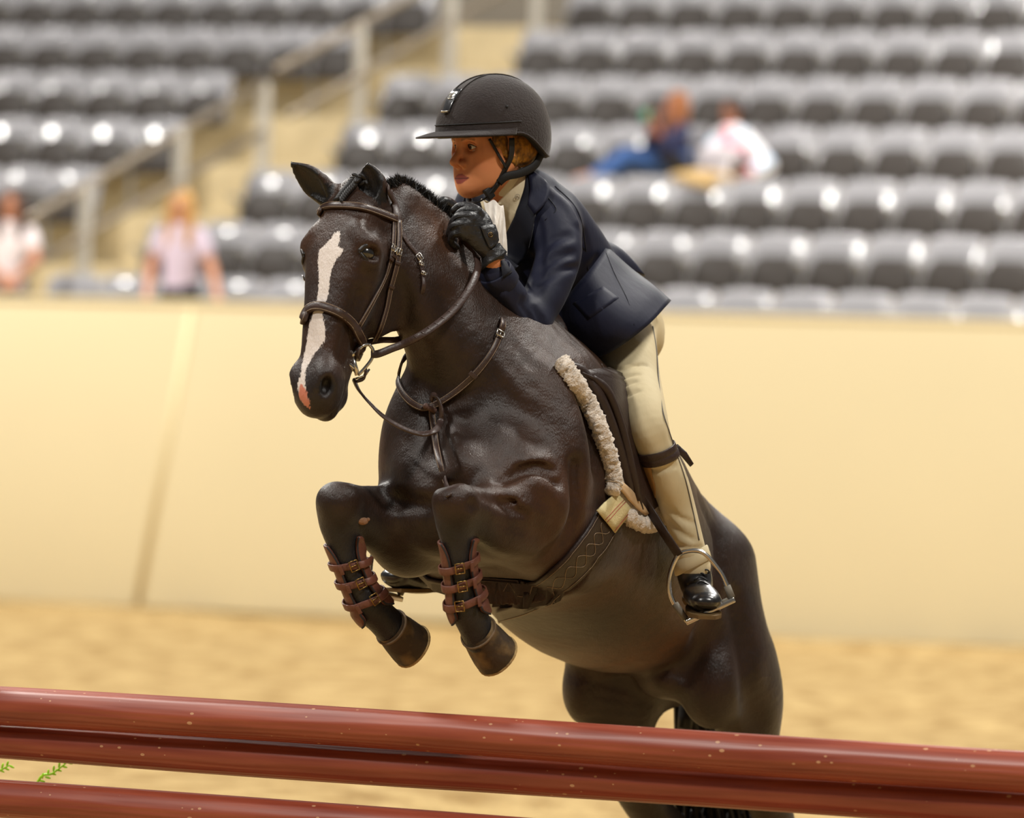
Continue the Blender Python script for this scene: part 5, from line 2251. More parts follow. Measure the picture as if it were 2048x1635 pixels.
# ---- jacket
def jacket_prims():
    A = [Tube([(p, w, t, b) for p, w, t, b in T_[:1]] + [(p, w + .012, t + .012, b + .014) for p, w, t, b in T_[1:]], side=RL, n=2.2)]
    A.append(Tube([(P(980, 408, .60), .058), (P(1045, 412, .53), .062), (SH_L + (SH_R - SH_L) * .12, .064)], k=.06))
    A.append(Ell(P(1048, 520, .50), (.055, .07, .085), None, k=.05))
    A.append(Ell(P(1060, 590, .52), (.06, .07, .085), None, k=.05))
    # near sleeve
    A.append(Tube([(P(1100, 448, .43), .062), (P(1118, 500, .37), .060), (P(1096, 575, .315), .056), (P(1062, 640, .262), .052)], k=.045))
    A.append(Ell(P(1048, 655, .24), (.046, .048, .042), None, k=.04))
    A.append(Tube([(P(1050, 645, .245), .050), (P(1020, 600, .19), .049), (P(1002, 570, .155), .045), (P(991, 548, .137), .042)], k=.035))
    # far sleeve
    A.append(Tube([(SH_R, .060), ((SH_R + EL_R) / 2, .055), (EL_R, .050)], k=.05))
    A.append(Tube([(EL_R, .050), ((EL_R + WR_R) / 2, .047), (WR_R, .040)], k=.035))
    # folds found on the cloth surface
    base = list(A)

    def fold(pix, r, k, ridge=False):
        q, g = ray_surface(base, pix, near=-.2, far=1.2, lift=(-r * .4 if ridge else r * .45))
        A.append(Tube([(p, r) for p in q], k=k, sub=not ridge))
    fold([(1068, 655), (1060, 630), (1040, 610)], .006, .014)
    fold([(1088, 640), (1068, 618), (1046, 598)], .005, .014)
    fold([(1090, 662), (1078, 640), (1074, 615)], .005, .012)
    fold([(1060, 680), (1040, 650), (1022, 632)], .005, .012)
    fold([(1150, 505), (1110, 515), (1082, 535)], .006, .022)
    fold([(1158, 535), (1120, 540), (1078, 565)], .005, .018)
    fold([(1140, 470), (1105, 480), (1080, 505)], .006, .022)
    fold([(1074, 445), (1078, 500), (1076, 560), (1062, 600)], .008, .02)
    fold([(1172, 470), (1168, 530), (1150, 590), (1128, 640)], .010, .025)
    fold([(1195, 520), (1170, 560), (1150, 620)], .006, .022)
    fold([(1185, 560), (1165, 600), (1140, 650)], .006, .022)
    fold([(1100, 385), (1130, 410), (1150, 445)], .006, .02, True)
    fold([(1010, 590), (1030, 620), (1045, 650)], .006, .02, True)
    return A


JP = jacket_prims()
JACKET = sdf_part('jacket', JP, .0065, M_NAVY, RIDER, 2)


def on_jacket(pix, lift):
    return ray_surface(JP, pix, lift=lift)


def build_skirts():
    global NEAR_SKIRT
    """flared tails of the jacket: near panel, back vent and far panel"""
    def panel(name, rows, th=.004):
        g = [spline(r, 6) for r in rows]
        cols = list(zip(*g))
        full = [spline(c, 5) for c in cols]
        b = MB()
        front = [list(map(np.asarray, c)) for c in full]
        b.grid(front)
        nv, nu = len(front), len(front[0])
        P_ = np.array(front)
        U_, V_ = np.meshgrid(np.linspace(0, 1, nv), np.linspace(0, 1, nu), indexing='ij')
        d_ = V_ if 'skirt' in name else V_
        P_ = P_ - FWD * (np.sin(U_ * 14 + 2.0 * V_ + 1) * .010 + np.sin(U_ * 6.3 - 3 * V_) * .010 + np.sin(U_ * 29 + 4 * V_) * .003)[..., None] * d_[..., None]
        b.v, b.f = [], []
        b.grid([list(r) for r in P_])
        du = np.gradient(P_, axis=0)
        dv = np.gradient(P_, axis=1)
        nn = np.cross(du, dv)
        nn /= np.linalg.norm(nn, axis=2)[..., None] + 1e-9
        back = P_ + nn * th * (1 if np.mean(nn[..., 1]) > 0 else -1)
        b.grid([list(r) for r in back])
        o = nu * nv
        rg = [j * nu for j in range(nv)] + [(nv - 1) * nu + i for i in range(1, nu)] + [j * nu + nu - 1 for j in range(nv - 2, -1, -1)] + [i for i in range(nu - 2, 0, -1)]
        for a, c in zip(rg, rg[1:] + rg[:1]):
            b.f.append((a, c, c + o, a + o))
        return b.build(name, M_NAVY, JACKET)
    # near panel: rows run from the front edge to the back vent
    NS = panel('near_skirt', [[P(1105, 640, .47), P(1140, 585, .415), P(1178, 540, .43), P(1205, 505, .52), P(1214, 492, .60)],
                         [P(1108, 672, .46), P(1160, 640, .385), P(1215, 592, .39), P(1258, 552, .52), P(1262, 535, .64)],
                         [P(1130, 700, .46), P(1190, 680, .385), P(1258, 628, .39), P(1302, 580, .52), P(1306, 568, .66)],
                         [P(1178, 722, .46), P(1232, 698, .395), P(1296, 650, .40), P(1334, 610, .54), P(1343, 600, .68)]])
    NEAR_SKIRT = NS
    panel('back_vent_flap', [[P(1185, 470, .62), P(1200, 478, .70), P(1190, 480, .82), P(1150, 470, .9)],
                             [P(1215, 500, .63), P(1235, 495, .72), P(1225, 500, .84), P(1180, 500, .93)],
                             [P(1238, 530, .66), P(1262, 520, .74), P(1250, 530, .88), P(1200, 540, .98)],
                             [P(1252, 538, .69), P(1287, 550, .77), P(1276, 560, .92), P(1225, 580, 1.02)]])
    panel('far_skirt', [[P(1120, 640, .62), P(1085, 600, .80), P(1110, 540, .93), P(1150, 480, .93)],
                        [P(1125, 690, .62), P(1085, 660, .84), P(1120, 600, 1.0), P(1180, 540, .99)],
                        [P(1140, 720, .64), P(1090, 700, .88), P(1130, 650, 1.05), P(1215, 585, 1.04)]])


build_skirts()


def build_jacket_details():
    # shirt front and stock collar
    p, g = px_grid([(1049, 343), (1022, 378), (990, 408), (962, 398), (975, 440), (990, 478), (1003, 500)], [(1058, 352), (1052, 376), (1046, 405), (1036, 432), (1026, 458), (1016, 482), (1006, 506)], 7, 18, .006, JP)
    sheet('shirt_front', p, g, .003, M_SHIRT, RIDER)
    b = MB()
    A = [Tube([(F(-.036, 0, -.098), .057), (P(1034, 392, .475), .062), (P(1048, 408, .485), .072)], k=.02)]
    v, f = sdf_mesh(A, .005 * HQ, 10, 1)
    col = mesh_obj('shirt_collar', v, f, M_SHIRT, RIDER)
    # monogram on the collar: ring with an initial
    q, h = ray_surface(A + JP, [(1035, 393)], lift=.010)
    x = nrm(RGT - h[0] * (RGT @ h[0]))
    y = np.cross(h[0], x)
    if y[2] < 0:
        y = -y
    b = MB()
    b.tube([q[0] + .0062 * (math.cos(t) * x + math.sin(t) * y) for t in np.linspace(0, 2 * math.pi, 18)[:-1]], .0006, 5, closed=True)
    b.tube([q[0] - x * .002 - y * .003, q[0] - x * .002 + y * .003, q[0] + x * .0015 + y * .0022, q[0] - x * .002 + y * .0002, q[0] + x * .002 - y * .003], .0006, 5)
    b.build('monogram', mat('monogram_thread', srgb(150, 140, 128), .7), col)
    # pleated bib hanging from the stock
    rs = np.random.RandomState(2)
    rows = []
    base = [P(966, 400, .30), P(972, 420, .285), P(978, 440, .27), P(984, 460, .26), P(990, 482, .25), P(994, 500, .245)]
    for i, c in enumerate(base):
        r = []
        for k in range(9):
            u = k / 8
            r.append(c + RGT * (.052 * u * (1 - i * .1)) - UPV * (.010 * u + .006 * math.sin(u * 9 + i)) - FWD * (.006 + .007 * math.sin(u * 11 + i * 1.7)))
        rows.append(spline(r, 3))
    P_ = np.array(spline(np.array(rows).reshape(6, -1), 4)).reshape(-1, len(rows[0]), 3)
    sheet('pleated_bib', P_, np.tile(-FWD, (*P_.shape[:2], 1)), .002, M_BOW, RIDER)
    b = MB()
    q, h = on_jacket([(978, 410), (1006, 416)], .024)
    b.tube([q[0], q[1]], .0022, 6)
    b.build('stock_pin', M_STEEL, RIDER)
    # collar roll and lapel
    p, g = px_grid([(1052, 340), (1050, 372), (1040, 405), (1028, 438), (1012, 470), (1003, 498), (1000, 520)], [(1064, 345), (1082, 372), (1078, 402), (1070, 436), (1062, 478), (1048, 520), (1006, 556)], 9, 18, .007, JP)
    sheet('lapel', p, g, .004, M_NAVYDK, JACKET)
    p, g = px_grid([(1050, 338), (1056, 348), (1060, 380), (1056, 410)], [(1066, 343), (1098, 372), (1094, 402), (1070, 430)], 7, 10, .010, JP)
    sheet('collar', p, g, .005, M_NAVY, JACKET)
    b = MB()
    for pth in ([(930, 392), (925, 410), (922, 432)], [(938, 394), (934, 415), (930, 436)]):
        q, h = on_jacket(pth, .002)
        b.tube(list(q), .0022, 6)
    b.build('far_lapel_fold', M_NAVYDK, JACKET)
    # seams
    for pth in ([(1110, 372), (1145, 405), (1163, 440), (1172, 500), (1176, 540)], [(1078, 375), (1100, 400), (1112, 420), (1090, 440)]):
        q, h = on_jacket(pth, .0005)
        b = MB()
        b.tube(spline(q, 5), .0016, 5)
        b.build('seam', M_NAVYDK, JACKET)
    # pocket flap
    a_, b_, c_, d_ = np.array((1146, 606.)), np.array((1206, 572.)), np.array((1238, 596.)), np.array((1176, 640.))
    pix = [tuple((a_ * (1 - u) + b_ * u) * (1 - v) + (d_ * (1 - u) + c_ * u) * v) for v in np.linspace(0, 1, 6) for u in np.linspace(0, 1, 10)]
    p, g = on_mesh(NEAR_SKIRT, pix, .0003)
    sheet('pocket_flap', p.reshape(6, 10, 3), g.reshape(6, 10, 3), .0007, M_NAVY, JACKET)
    for pth in ([(1212, 505), (1228, 545), (1255, 600), (1268, 650)], [(1112, 660), (1150, 700), (1182, 716)]):
        q, h = on_mesh(NEAR_SKIRT, pth, .0008)
        b = MB()
        b.tube(spline(q, 5), .0008, 5)
        b.build('seam', M_NAVYDK, JACKET)
    # cuff band and buttons on the near sleeve
    e, w = P(1022, 604, .192), P(988, 543, .133)
    ax = nrm(w - e)
    s1 = nrm(np.cross(ax, V(0, -1, .1)))
    s2 = np.cross(ax, s1)
    b = MB()
    rings = []
    for t, r in ((-.046, .0465), (-.043, .050), (.0, .0475), (.004, .045), (.002, .039)):
        c = w + ax * t
        rings.append([c + r * (math.cos(a) * s1 + math.sin(a) * s2) for a in np.linspace(0, 2 * math.pi, 37)[:-1]])
    b.grid(rings, closed_v=True)
    b.build('cuff', M_NAVY, JACKET)
    for x, y in ((963, 570), (969, 584)):
        q, h = on_jacket([(x, y)], .003)
        b = MB()
        R_ = np.stack([nrm(np.cross(h[0], hu)), nrm(np.cross(h[0], np.cross(h[0], hu))), h[0]], 1)
        b.ellipsoid(q[0], R_, (.0075, .0075, .003), 14, 6)
        b.tube([q[0] + h[0] * .002 + R_ @ V(.0068 * math.cos(t), .0068 * math.sin(t), 0) for t in np.linspace(0, 6.283, 15)[:-1]], .0011, 5, closed=True)
        b.build('button', mat('navy_button', srgb(34, 36, 46), .25, spec=.6), JACKET)


build_jacket_details()

# ---- breeches
def breech_prims():
    A = [Tube([(p, r) for p, r in LEG_L] + [(P(1386, 1132, D_FOOT + .01), .046)], k=.05)]
    A.append(Tube([(p, r) for p, r in LEG_R], k=.05))
    A.append(Tube([(P(1240, 668, .86), .125, .10, .11), (P(1215, 635, .81), .13, .10, .10), (P(1195, 590, .74), .11, .085, .085)], k=.06, side=RL))
    A.append(Ell(P(1240, 615, .86), (.075, .09, .065), None, k=.07))
    rs = np.random.RandomState(6)
    dd = {y: d for (x, y, r), d in zip(_lg, _ld)}

    def crease(a, b_, r=.0035, k=.012):
        q, g = ray_surface([x for x in A if not x.sub], [a, ((a[0] + b_[0]) / 2, (a[1] + b_[1]) / 2 + 5), b_], near=-.2, far=1.0, lift=-.0005)
        A.append(Tube([(p, r) for p in q], k=k, sub=True))
    for a, c in (((1195, 738), (1290, 728)), ((1210, 752), (1275, 748)), ((1222, 768), (1270, 762)), ((1235, 786), (1275, 782)), ((1290, 940), (1350, 930)), ((1330, 1010), (1385, 1045)), ((1335, 1040), (1390, 1080)), ((1345, 1085), (1405, 1095))):
        crease(a, c)
    return A


BP = breech_prims()
BREECH = sdf_part('breeches', BP, .0055, M_BREECH, RIDER, 1)


def build_leg_details():
    def on_leg(pix, lift):
        return ray_surface([q for q in BP if not q.sub], pix, near=-.3, far=1.0, lift=lift)
    # side seam
    q, h = on_leg([(1306, 652), (1314, 700), (1318, 760), (1326, 820), (1338, 860), (1352, 900), (1372, 960), (1386, 1020), (1398, 1080)], .0012)
    b = MB()
    b.tube(spline(q, 6), .0016, 5)
    b.build('side_seam', mat('grey_seam', srgb(96, 92, 88), .8), BREECH)
    # suede knee patch along the inner calf
    p, g = px_grid([(1270, 925), (1284, 955), (1300, 985), (1308, 995)], [(1300, 925), (1305, 950), (1311, 975), (1311, 995)], 5, 8, .001, [q for q in BP if not q.sub])
    sheet('suede_patch', p, g, .002, M_SUEDE, BREECH)
    # hem cuff
    c, ax = P(1384, 1122, D_FOOT + .008), nrm(P(1386, 1132, D_FOOT) - P(1368, 1055, D_FOOT))
    s1 = nrm(np.cross(ax, V(0, -1, 0)))
    s2 = np.cross(ax, s1)
    b = MB()
    rings = []
    for t, r in ((-.022, .0455), (-.02, .049), (.0, .051), (.014, .0515), (.016, .047), (.010, .041)):
        rings.append([c + ax * (t + .012 * math.cos(a)) + r * (math.cos(a) * s1 + math.sin(a) * s2) for a in np.linspace(0, 2 * math.pi, 33)[:-1]])
    b.grid(rings, closed_v=True)
    b.build('hem', M_BREECH, BREECH)
    # garter strap below the knee
    gt = empty('garter', P(1312, 905, .35), None, None)
    attach(gt, RIDER)
    c = P(1312, 905, float(_ld[5]))
    ax = nrm(P(1338, 962, float(_ld[6])) - P(1294, 850, float(_ld[3])))
    lean = nrm(ax + RGT * -.12)
    for off, nm in ((-.009, 'garter_strap'), (.009, 'garter_strap')):
        pts, nn = [], []
        for a in np.linspace(0, 2 * math.pi, 29)[:-1]:
            s1 = nrm(np.cross(lean, V(0, -1, 0)))
            s2 = np.cross(lean, s1)
            d = math.cos(a) * s1 + math.sin(a) * s2
            pts.append(c + lean * off + d * .05)
        q, h = grad_offset([x for x in BP if not x.sub], pts, .0035)
        q = q + lean * 0
        strap(nm, q, h, .0100, .0022, M_GARTER, gt, closed=True, n=1)
    b = MB()
    b.tube([P(1352, 893, float(_ld[5]) + .02), P(1368, 908, float(_ld[5]) + .035), P(1384, 930, float(_ld[5]) + .03)], None, flat=(.009, .002), side=nrm(V(.4, .2, -.9)))
    b.build('strap_end', M_GARTER, gt)
    # paddock boots
    for nm, an, heel, ball, toe, sc in (('paddock_boot', P(1386, 1128, D_FOOT + .01), P(1392, 1172, D_FOOT + .055), P(1402, 1190, D_FOOT - .07), P(1413, 1203, D_FOOT - .145), 1.0),
                                        ('paddock_boot', RAN, P(874, 1152, .72), P(820, 1158, .58), P(785, 1152, .51), 1.0)):
        fd = nrm(toe - heel)
        sdv = nrm(np.cross(fd, V(0, 0, 1)))
        A = [Tube([(an - V(0, 0, -.02), .040), (an - V(0, 0, .02), .042), ((an + heel) / 2 + fd * .01, .043)], k=.02),
             Tube([(heel, .036, .040, .034), ((heel + ball) / 2, .038, .042, .030), (ball, .046, .036, .028), (toe - fd * .015, .042, .028, .024), (toe, .030, .018, .018)], k=.025, side=sdv)]
        o = sdf_part(nm, A, .005, M_BOOTBLACK, RIDER, 1, 10)
        up = np.cross(sdv, fd)
        if up[2] < 0:
            up = -up
        b = MB()
        out = []
        for t, w in ((-.035, .018), (-.02, .032), (.03, .034), (.07, .030), (.12, .042), (.17, .046), (.205, .040), (.228, .022)):
            out.append((t, w))
        L_, R_ = [], []
        for t, w in out:
            L_.append(heel + fd * t - up * .031 + sdv * w)
            R_.append(heel + fd * t - up * .031 - sdv * w)
        b.prism(L_ + R_[::-1], -up * .010)
        b.build('sole', M_SOLETAN, o, True, .6)
        b = MB()
        for k in range(4):
            c = (heel + ball) / 2 + fd * (.012 + .018 * k) + up * (.047 - .008 * k)
            b.tube(spline([c - sdv * .018 - up * .006, c + up * .003, c + sdv * .018 - up * .006], 4), .0024, 6)
        c = (heel + ball) / 2 + fd * .0 + up * .052
        b.tube(spline([c, c + sdv * .018 + fd * .01 + up * .006, c + sdv * .024 - up * .004, c], 4), .0022, 6)
        b.tube(spline([c, c - sdv * .018 + fd * .01 + up * .006, c - sdv * .024 - up * .004, c], 4), .0022, 6)
        b.build('laces', M_STRAPBLK, o)


build_leg_details()

# ---- gloves
def glove(wr, kn, spread, curl, back, thumb_pts, name):
    """wr wrist, kn list of four knuckles, curl: list of finger paths"""
    A = []
    mid = sum(kn) / 4
    ax = nrm(mid - wr)
    sd = nrm(kn[3] - kn[0])
    A.append(Tube([(wr - ax * .010, .029, .026), (wr, .028, .024), (wr + (mid - wr) * .5, .036, .019), (mid - ax * .004, .040, .017)], k=.02, side=sd))
    for i, pth in enumerate(curl):
        r = [.0105, .0112, .0105, .0092][i]
        A.append(Tube([(kn[i] - ax * .012, r * 1.1), (kn[i], r * 1.18)] + [(p, r * (1.0 - .08 * j)) for j, p in enumerate(pth)], k=.005))
    A.append(Tube([(p, r) for p, r in thumb_pts], k=.012))
    return sdf_part(name, A, .003, M_GLOVE, RIDER, 1), A


def build_gloves():
    wr = P(984, 505, .112)
    kn = [P(952, 420, .085), P(938, 432, .068), P(927, 448, .060), P(922, 466, .062)]
    curl = [[P(930, 420, .09), P(913, 434, .105), P(912, 452, .125)],
            [P(916, 434, .075), P(904, 450, .095), P(908, 466, .12)],
            [P(908, 452, .068), P(899, 466, .09), P(908, 480, .115)],
            [P(906, 470, .070), P(902, 484, .09), P(914, 494, .112)]]
    thumb = [(P(980, 468, .10), .016), (P(968, 436, .11), .0145), (P(945, 416, .115), .0125), (P(922, 412, .125), .011), (P(908, 420, .13), .0095)]
    g, A = glove(wr, kn, None, curl, None, thumb, 'glove')
    # wrist strap with round badge
    p, h = ray_surface(A, [(960, 456), (968, 470), (976, 486), (982, 500)], lift=.002)
    p2, h2 = ray_surface(A, [(998, 448), (1002, 462), (1004, 476), (996, 492)], lift=.002)
    p, gg = px_grid([(960, 452), (966, 470), (974, 488), (980, 498)], [(990, 449), (999, 460), (999, 478), (990, 490)], 6, 8, .002, A)
    sheet('wrist_strap', p, gg, .003, M_GLOVE, g)
    q, h = ray_surface(A, [(981, 469)], lift=.006)
    x = nrm(np.cross(h[0], V(0, 0, 1)))
    y = np.cross(h[0], x)
    b = MB()
    b.tube([q[0] + .0058 * (math.cos(t) * x + math.sin(t) * y) for t in np.linspace(0, 6.283, 19)[:-1]], .0007, 5, closed=True)
    b.tube([q[0] - x * .0018 - y * .0028, q[0] - x * .0018 + y * .0028, q[0] + x * .002 + y * .002, q[0] - x * .0018, q[0] + x * .002 - y * .0028], .0006, 5)
    b.build('badge', M_BRASS, g)
    # flared glove cuff
    ax = nrm(wr - P(960, 460, .10))
    s1 = nrm(np.cross(ax, V(0, -1, 0)))
    s2 = np.cross(ax, s1)
    b = MB()
    rings = []
    for t, r, fl in ((-.012, .029, 0), (0, .031, 0), (.010, .033, .006), (.016, .035, .016), (.015, .032, .014), (.002, .028, 0)):
        rings.append([wr + ax * (t + fl * max(0, math.cos(a - .5))) + (r + fl * .9 * max(0, math.cos(a))) * (math.cos(a) * s1 + math.sin(a) * s2) for a in np.linspace(0, 6.283, 25)[:-1]])
    b.grid(rings, closed_v=True)
    b.build('glove_cuff', M_GLOVE, g)
    # seams over the fingers
    b = MB()
    for i in range(4):
        q, h = grad_offset(A, [kn[i] + FWD * -.015, curl[i][0] + FWD * -.012, (curl[i][0] + curl[i][1]) / 2 + FWD * -.012 - RGT * .004], .0008)
        b.tube(spline(q, 4), .0011, 5)
    b.build('finger_seams', M_STRAPBLK, g)
    # far hand lies on the other side of the crest
    wr = P(914, 462, .30)
    kn = [P(905, 412, .20), P(898, 418, .215), P(893, 426, .23), P(890, 436, .245)]
    curl = [[P(890, 404, .175), P(878, 406, .16), P(874, 414, .155)], [P(883, 408, .19), P(872, 412, .172), P(870, 420, .168)],
            [P(879, 416, .21), P(868, 422, .19), P(868, 430, .185)], [P(878, 430, .225), P(870, 436, .21), P(872, 444, .20)]]
    thumb = [(P(914, 440, .27), .016), (P(908, 420, .235), .014), (P(898, 406, .20), .0125), (P(888, 402, .17), .0105)]
    glove(wr, kn, None, curl, None, thumb, 'glove')


build_gloves()


# ---- helmet
def build_helmet():
    hc = F(-.014, 0, .018)
    nphi, nel = 64, 18

    def rim(ph):
        back = (1 - math.cos(ph)) / 2
        return .012 - .070 * smoothstep(.45, .95, back) - .004 * math.sin(ph) ** 2

    def pt(ph, e, off=0.0):
        """ph around (0 = front), e 0 at the rim .. 1 at the top"""
        z0 = rim(ph)
        top = .163 + off
        th = e * math.pi / 2
        z = z0 + (top - z0) * math.sin(th) ** (1.0)
        zz = max(0.0, z) / top
        k = math.sqrt(max(0, 1 - zz ** 2.35)) if z > 0 else 1.0 - .9 * (z / .2) ** 2
        k = k ** .96
        a = (.158 if math.cos(ph) > 0 else .156) + off
        bb = .126 + off
        n = 2.2
        c, s = math.cos(ph), math.sin(ph)
        rr = (abs(c / a) ** n + abs(s / bb) ** n) ** (-1 / n)
        return hc + hf * rr * k * c + hl * rr * k * s + hu * z

    def shell(off):
        return [[pt(2 * math.pi * i / nphi, e, off) for i in range(nphi)] for e in np.linspace(0, .999, nel)]
    hm = empty('helmet', hc, 'dark brown suede riding helmet')
    attach(hm, RIDER)
    b = MB()
    o_, i_ = shell(0), shell(-.016)
    b.grid(o_, closed_v=True)
    b.f.append(tuple((nel - 1) * nphi + k for k in range(nphi)))
    n0 = len(b.v)
    sh = b.build('shell', M_HELMET, hm)
    b = MB()
    b.grid(i_, closed_v=True)
    b.f.append(tuple((nel - 1) * nphi + k for k in range(nphi)))
    b.build('lining', M_HELMIN, hm)
    b = MB()
    lip = [o_[0], [p * .5 + q * .5 - hu * .004 for p, q in zip(o_[0], i_[0])], i_[0]]
    b.grid(lip, closed_v=True)
    b.build('rim', M_HELMIN, hm)
    b = MB()
    b.tube([p + hu * .002 for p in o_[0]], .0032, 8, closed=True)
    b.build('rim_piping', M_HELMET, hm)
    # visor
    def vis(t, u):
        ph = t * 1.42
        base = pt(ph, .02)
        prot = .060 * max(0, math.cos(ph * 1.05)) ** .75
        d = nrm(hf * 1.0 + hl * math.sin(ph) * .55)
        return base + d * prot * u - hu * (.006 * max(u, 0) ** 1.5 - .006 + .004 * math.sin(ph) ** 2 * u)
    rows = [[vis(t, u) + hu * .004 * (1 - u) for t in np.linspace(-1, 1, 41)] for u in np.linspace(-.12, 1, 9)]
    low = [[p - hu * (.005 if 0 < i < 8 else .003) for p in r] for i, r in enumerate(rows)]
    b = MB()
    b.grid(rows)
    b.grid(low)
    nu, nv = 41, 9
    o = nu * nv
    rg = [j * nu for j in range(nv)] + [(nv - 1) * nu + i for i in range(1, nu)] + [j * nu + nu - 1 for j in range(nv - 2, -1, -1)] + [i for i in range(nu - 2, 0, -1)]
    for a, c in zip(rg, rg[1:] + rg[:1]):
        b.f.append((a, c, c + o, a + o))
    b.build('visor', M_HELMET, hm)
    # seam above the visor
    b = MB()
    b.tube([pt(t, .13, .0012) for t in np.linspace(-1.55, 1.55, 40)], .0016, 6)
    b.build('band_seam', M_HELMIN, hm)
    # raised piping along the crown, opening round the front badge
    for s in (1, -1):
        b = MB()
        pts = []
        for e in np.linspace(.40, 1.0, 16):
            pts.append(pt(s * .105 / max(.25, math.cos(e * 1.5)), min(e, .985), .0015))
        for e in np.linspace(1.0, .2, 16)[1:]:
            pts.append(pt(math.pi - s * .105 / max(.25, math.cos(e * 1.5)), min(e, .985), .0015))
        b.tube(pts, .0019, 6)
        b.build('crown_piping', M_HELMET, hm)
    # front badge
    g = []
    for e in np.linspace(.26, .56, 8):
        w = .085 + .085 * (e - .26) / .3
        g.append([pt(w * u, e, .004 - .002 * abs(u)) for u in np.linspace(-1, 1, 9)])
    G = np.array(g)
    nn = np.array([[nrm(p - hc) for p in r] for r in G])
    bd = sheet('badge', G, nn, .003, mat('badge_gloss', srgb(30, 30, 34), .12, spec=.8, coat=1.0), hm)
    b = MB()
    c1, c2 = pt(-.05, .46, .0085), pt(.05, .46, .0085)
    up = nrm(pt(0, .5, .0085) - pt(0, .42, .0085))
    x = nrm(c2 - c1)
    c = (c1 + c2) / 2
    b.tube([c + up * .010 - x * .008, c + up * .004 - x * .010, c - up * .004, c + up * .004 + x * .010, c + up * .010 + x * .008, c + up * .004], .0016, 6, closed=True)
    b.tube([c - up * .008 - x * .007, c - up * .011, c - up * .008 + x * .007], .0014, 6)
    b.build('emblem', M_STEEL, bd)
    b = MB()
    e0 = [pt(.088 * u, .27, .0085) for u in np.linspace(-1, 1, 7)]
    b.tube(e0, .0024, 6)
    b.build('badge_rim', M_STEEL, bd)
    q = pt(1.25, .30, .001)
    b = MB()
    b.ellipsoid(q, HB, (.004, .004, .004), 10, 6)
    b.build('rivet', M_HELMIN, hm)
    # harness
    def band(name, pts, w, t=.0016):
        b = MB()
        b.tube(spline(pts, 6), None, flat=(w, t), side=nrm(hf * .9 + hu * -.2))
        return b.build(name, M_STRAPBLK, hm)
    band('harness_strap', [F(.000, .094, .016), F(.003, .090, -.03), F(.016, .074, -.068), F(.034, .060, -.104), F(.050, .043, -.128)], .0085)
    band('harness_strap', [F(.060, .078, .018), F(.044, .081, -.012), F(.028, .082, -.040), F(.014, .081, -.060)], .0040)
    bk = [F(-.105, .075, -.035), F(-.075, .085, -.060), F(-.03, .083, -.076), F(.012, .076, -.082), F(.030, .064, -.096)]
    b = MB()
    b.tube(spline(bk, 6), None, flat=(.0105, .004), side=nrm(hu * .9 + hf * .3))
    b.build('rear_harness', M_HELMIN, hm)
    band('chin_strap', [F(.030, .064, -.100), F(.050, .046, -.128), F(.064, .022, -.142), F(.068, 0, -.144), F(.060, -.026, -.138), F(.03, -.06, -.10), F(.006, -.083, -.03), F(.005, -.088, .012)], .008)
    b = MB()
    q = F(.050, .047, -.122)
    b.box(q, (.011, .006, .016), np.stack([nrm(hf - hu * .6), hl, nrm(hu + hf * .6)], 1), .003)
    b.build('chin_buckle', M_STRAPBLK, hm)
    # hair below the rim
    A = [Ell(F(-.045, .058, -.010), (.050, .026, .045), HB, k=.02), Ell(F(.022, .068, .008), (.026, .013, .032), HB, k=.015), Ell(F(-.075, .02, -.02), (.045, .055, .045), HB, k=.03), Ell(F(-.045, -.058, -.010), (.05, .026, .045), HB, k=.02),
         Tube([(F(.028, .067, .004), .012), (F(.005, .074, -.030), .011), (F(-.02, .07, -.048), .012)], k=.01)]
    sdf_part('hair', A, .004, M_HAIR, RIDER, 1)
    return hm


build_helmet()


# ---- stirrups belong to the saddle
def build_stirrup(pts_left, top, pts_right, tread_a, tread_b, leather, depth_dir, lab):
    b = MB()
    arch = spline(pts_left[::-1] + [top] + pts_right, 6)
    b.tube(arch, .0062, 10)
    iron = b.build('stirrup_iron', M_STEEL, SADDLE)
    x = nrm(tread_b - tread_a)
    d = nrm(depth_dir - x * (depth_dir @ x))
    n = np.cross(x, d)
    b = MB()
    b.box((tread_a + tread_b) / 2, (np.linalg.norm(tread_b - tread_a) / 2 + .004, .026, .007), np.stack([x, d, n], 1), .003)
    b.build('tread', M_STEEL, iron)
    b = MB()
    b.box((tread_a + tread_b) / 2 + (n if n[2] > 0 else -n) * .008, (np.linalg.norm(tread_b - tread_a) / 2 - .012, .023, .003), np.stack([x, d, n], 1), .001)
    b.build('tread_pad', M_RUBBER, iron)
    for a in (pts_right[-2:], pts_left[:2] if False else pts_left[-2:]):
        b = MB()
        u, v = a
        b.tube([u * .85 + v * .15, u * .1 + v * .9], .0095, 10)
        b.build('rubber_sleeve', M_RUBBER, iron)
    b = MB()
    b.tube(spline(leather, 6), None, flat=(.0125, .0028), side=nrm(V(.7, -.5, .35)))
    lt = b.build('stirrup_leather', M_SADDLE, SADDLE)
    return iron


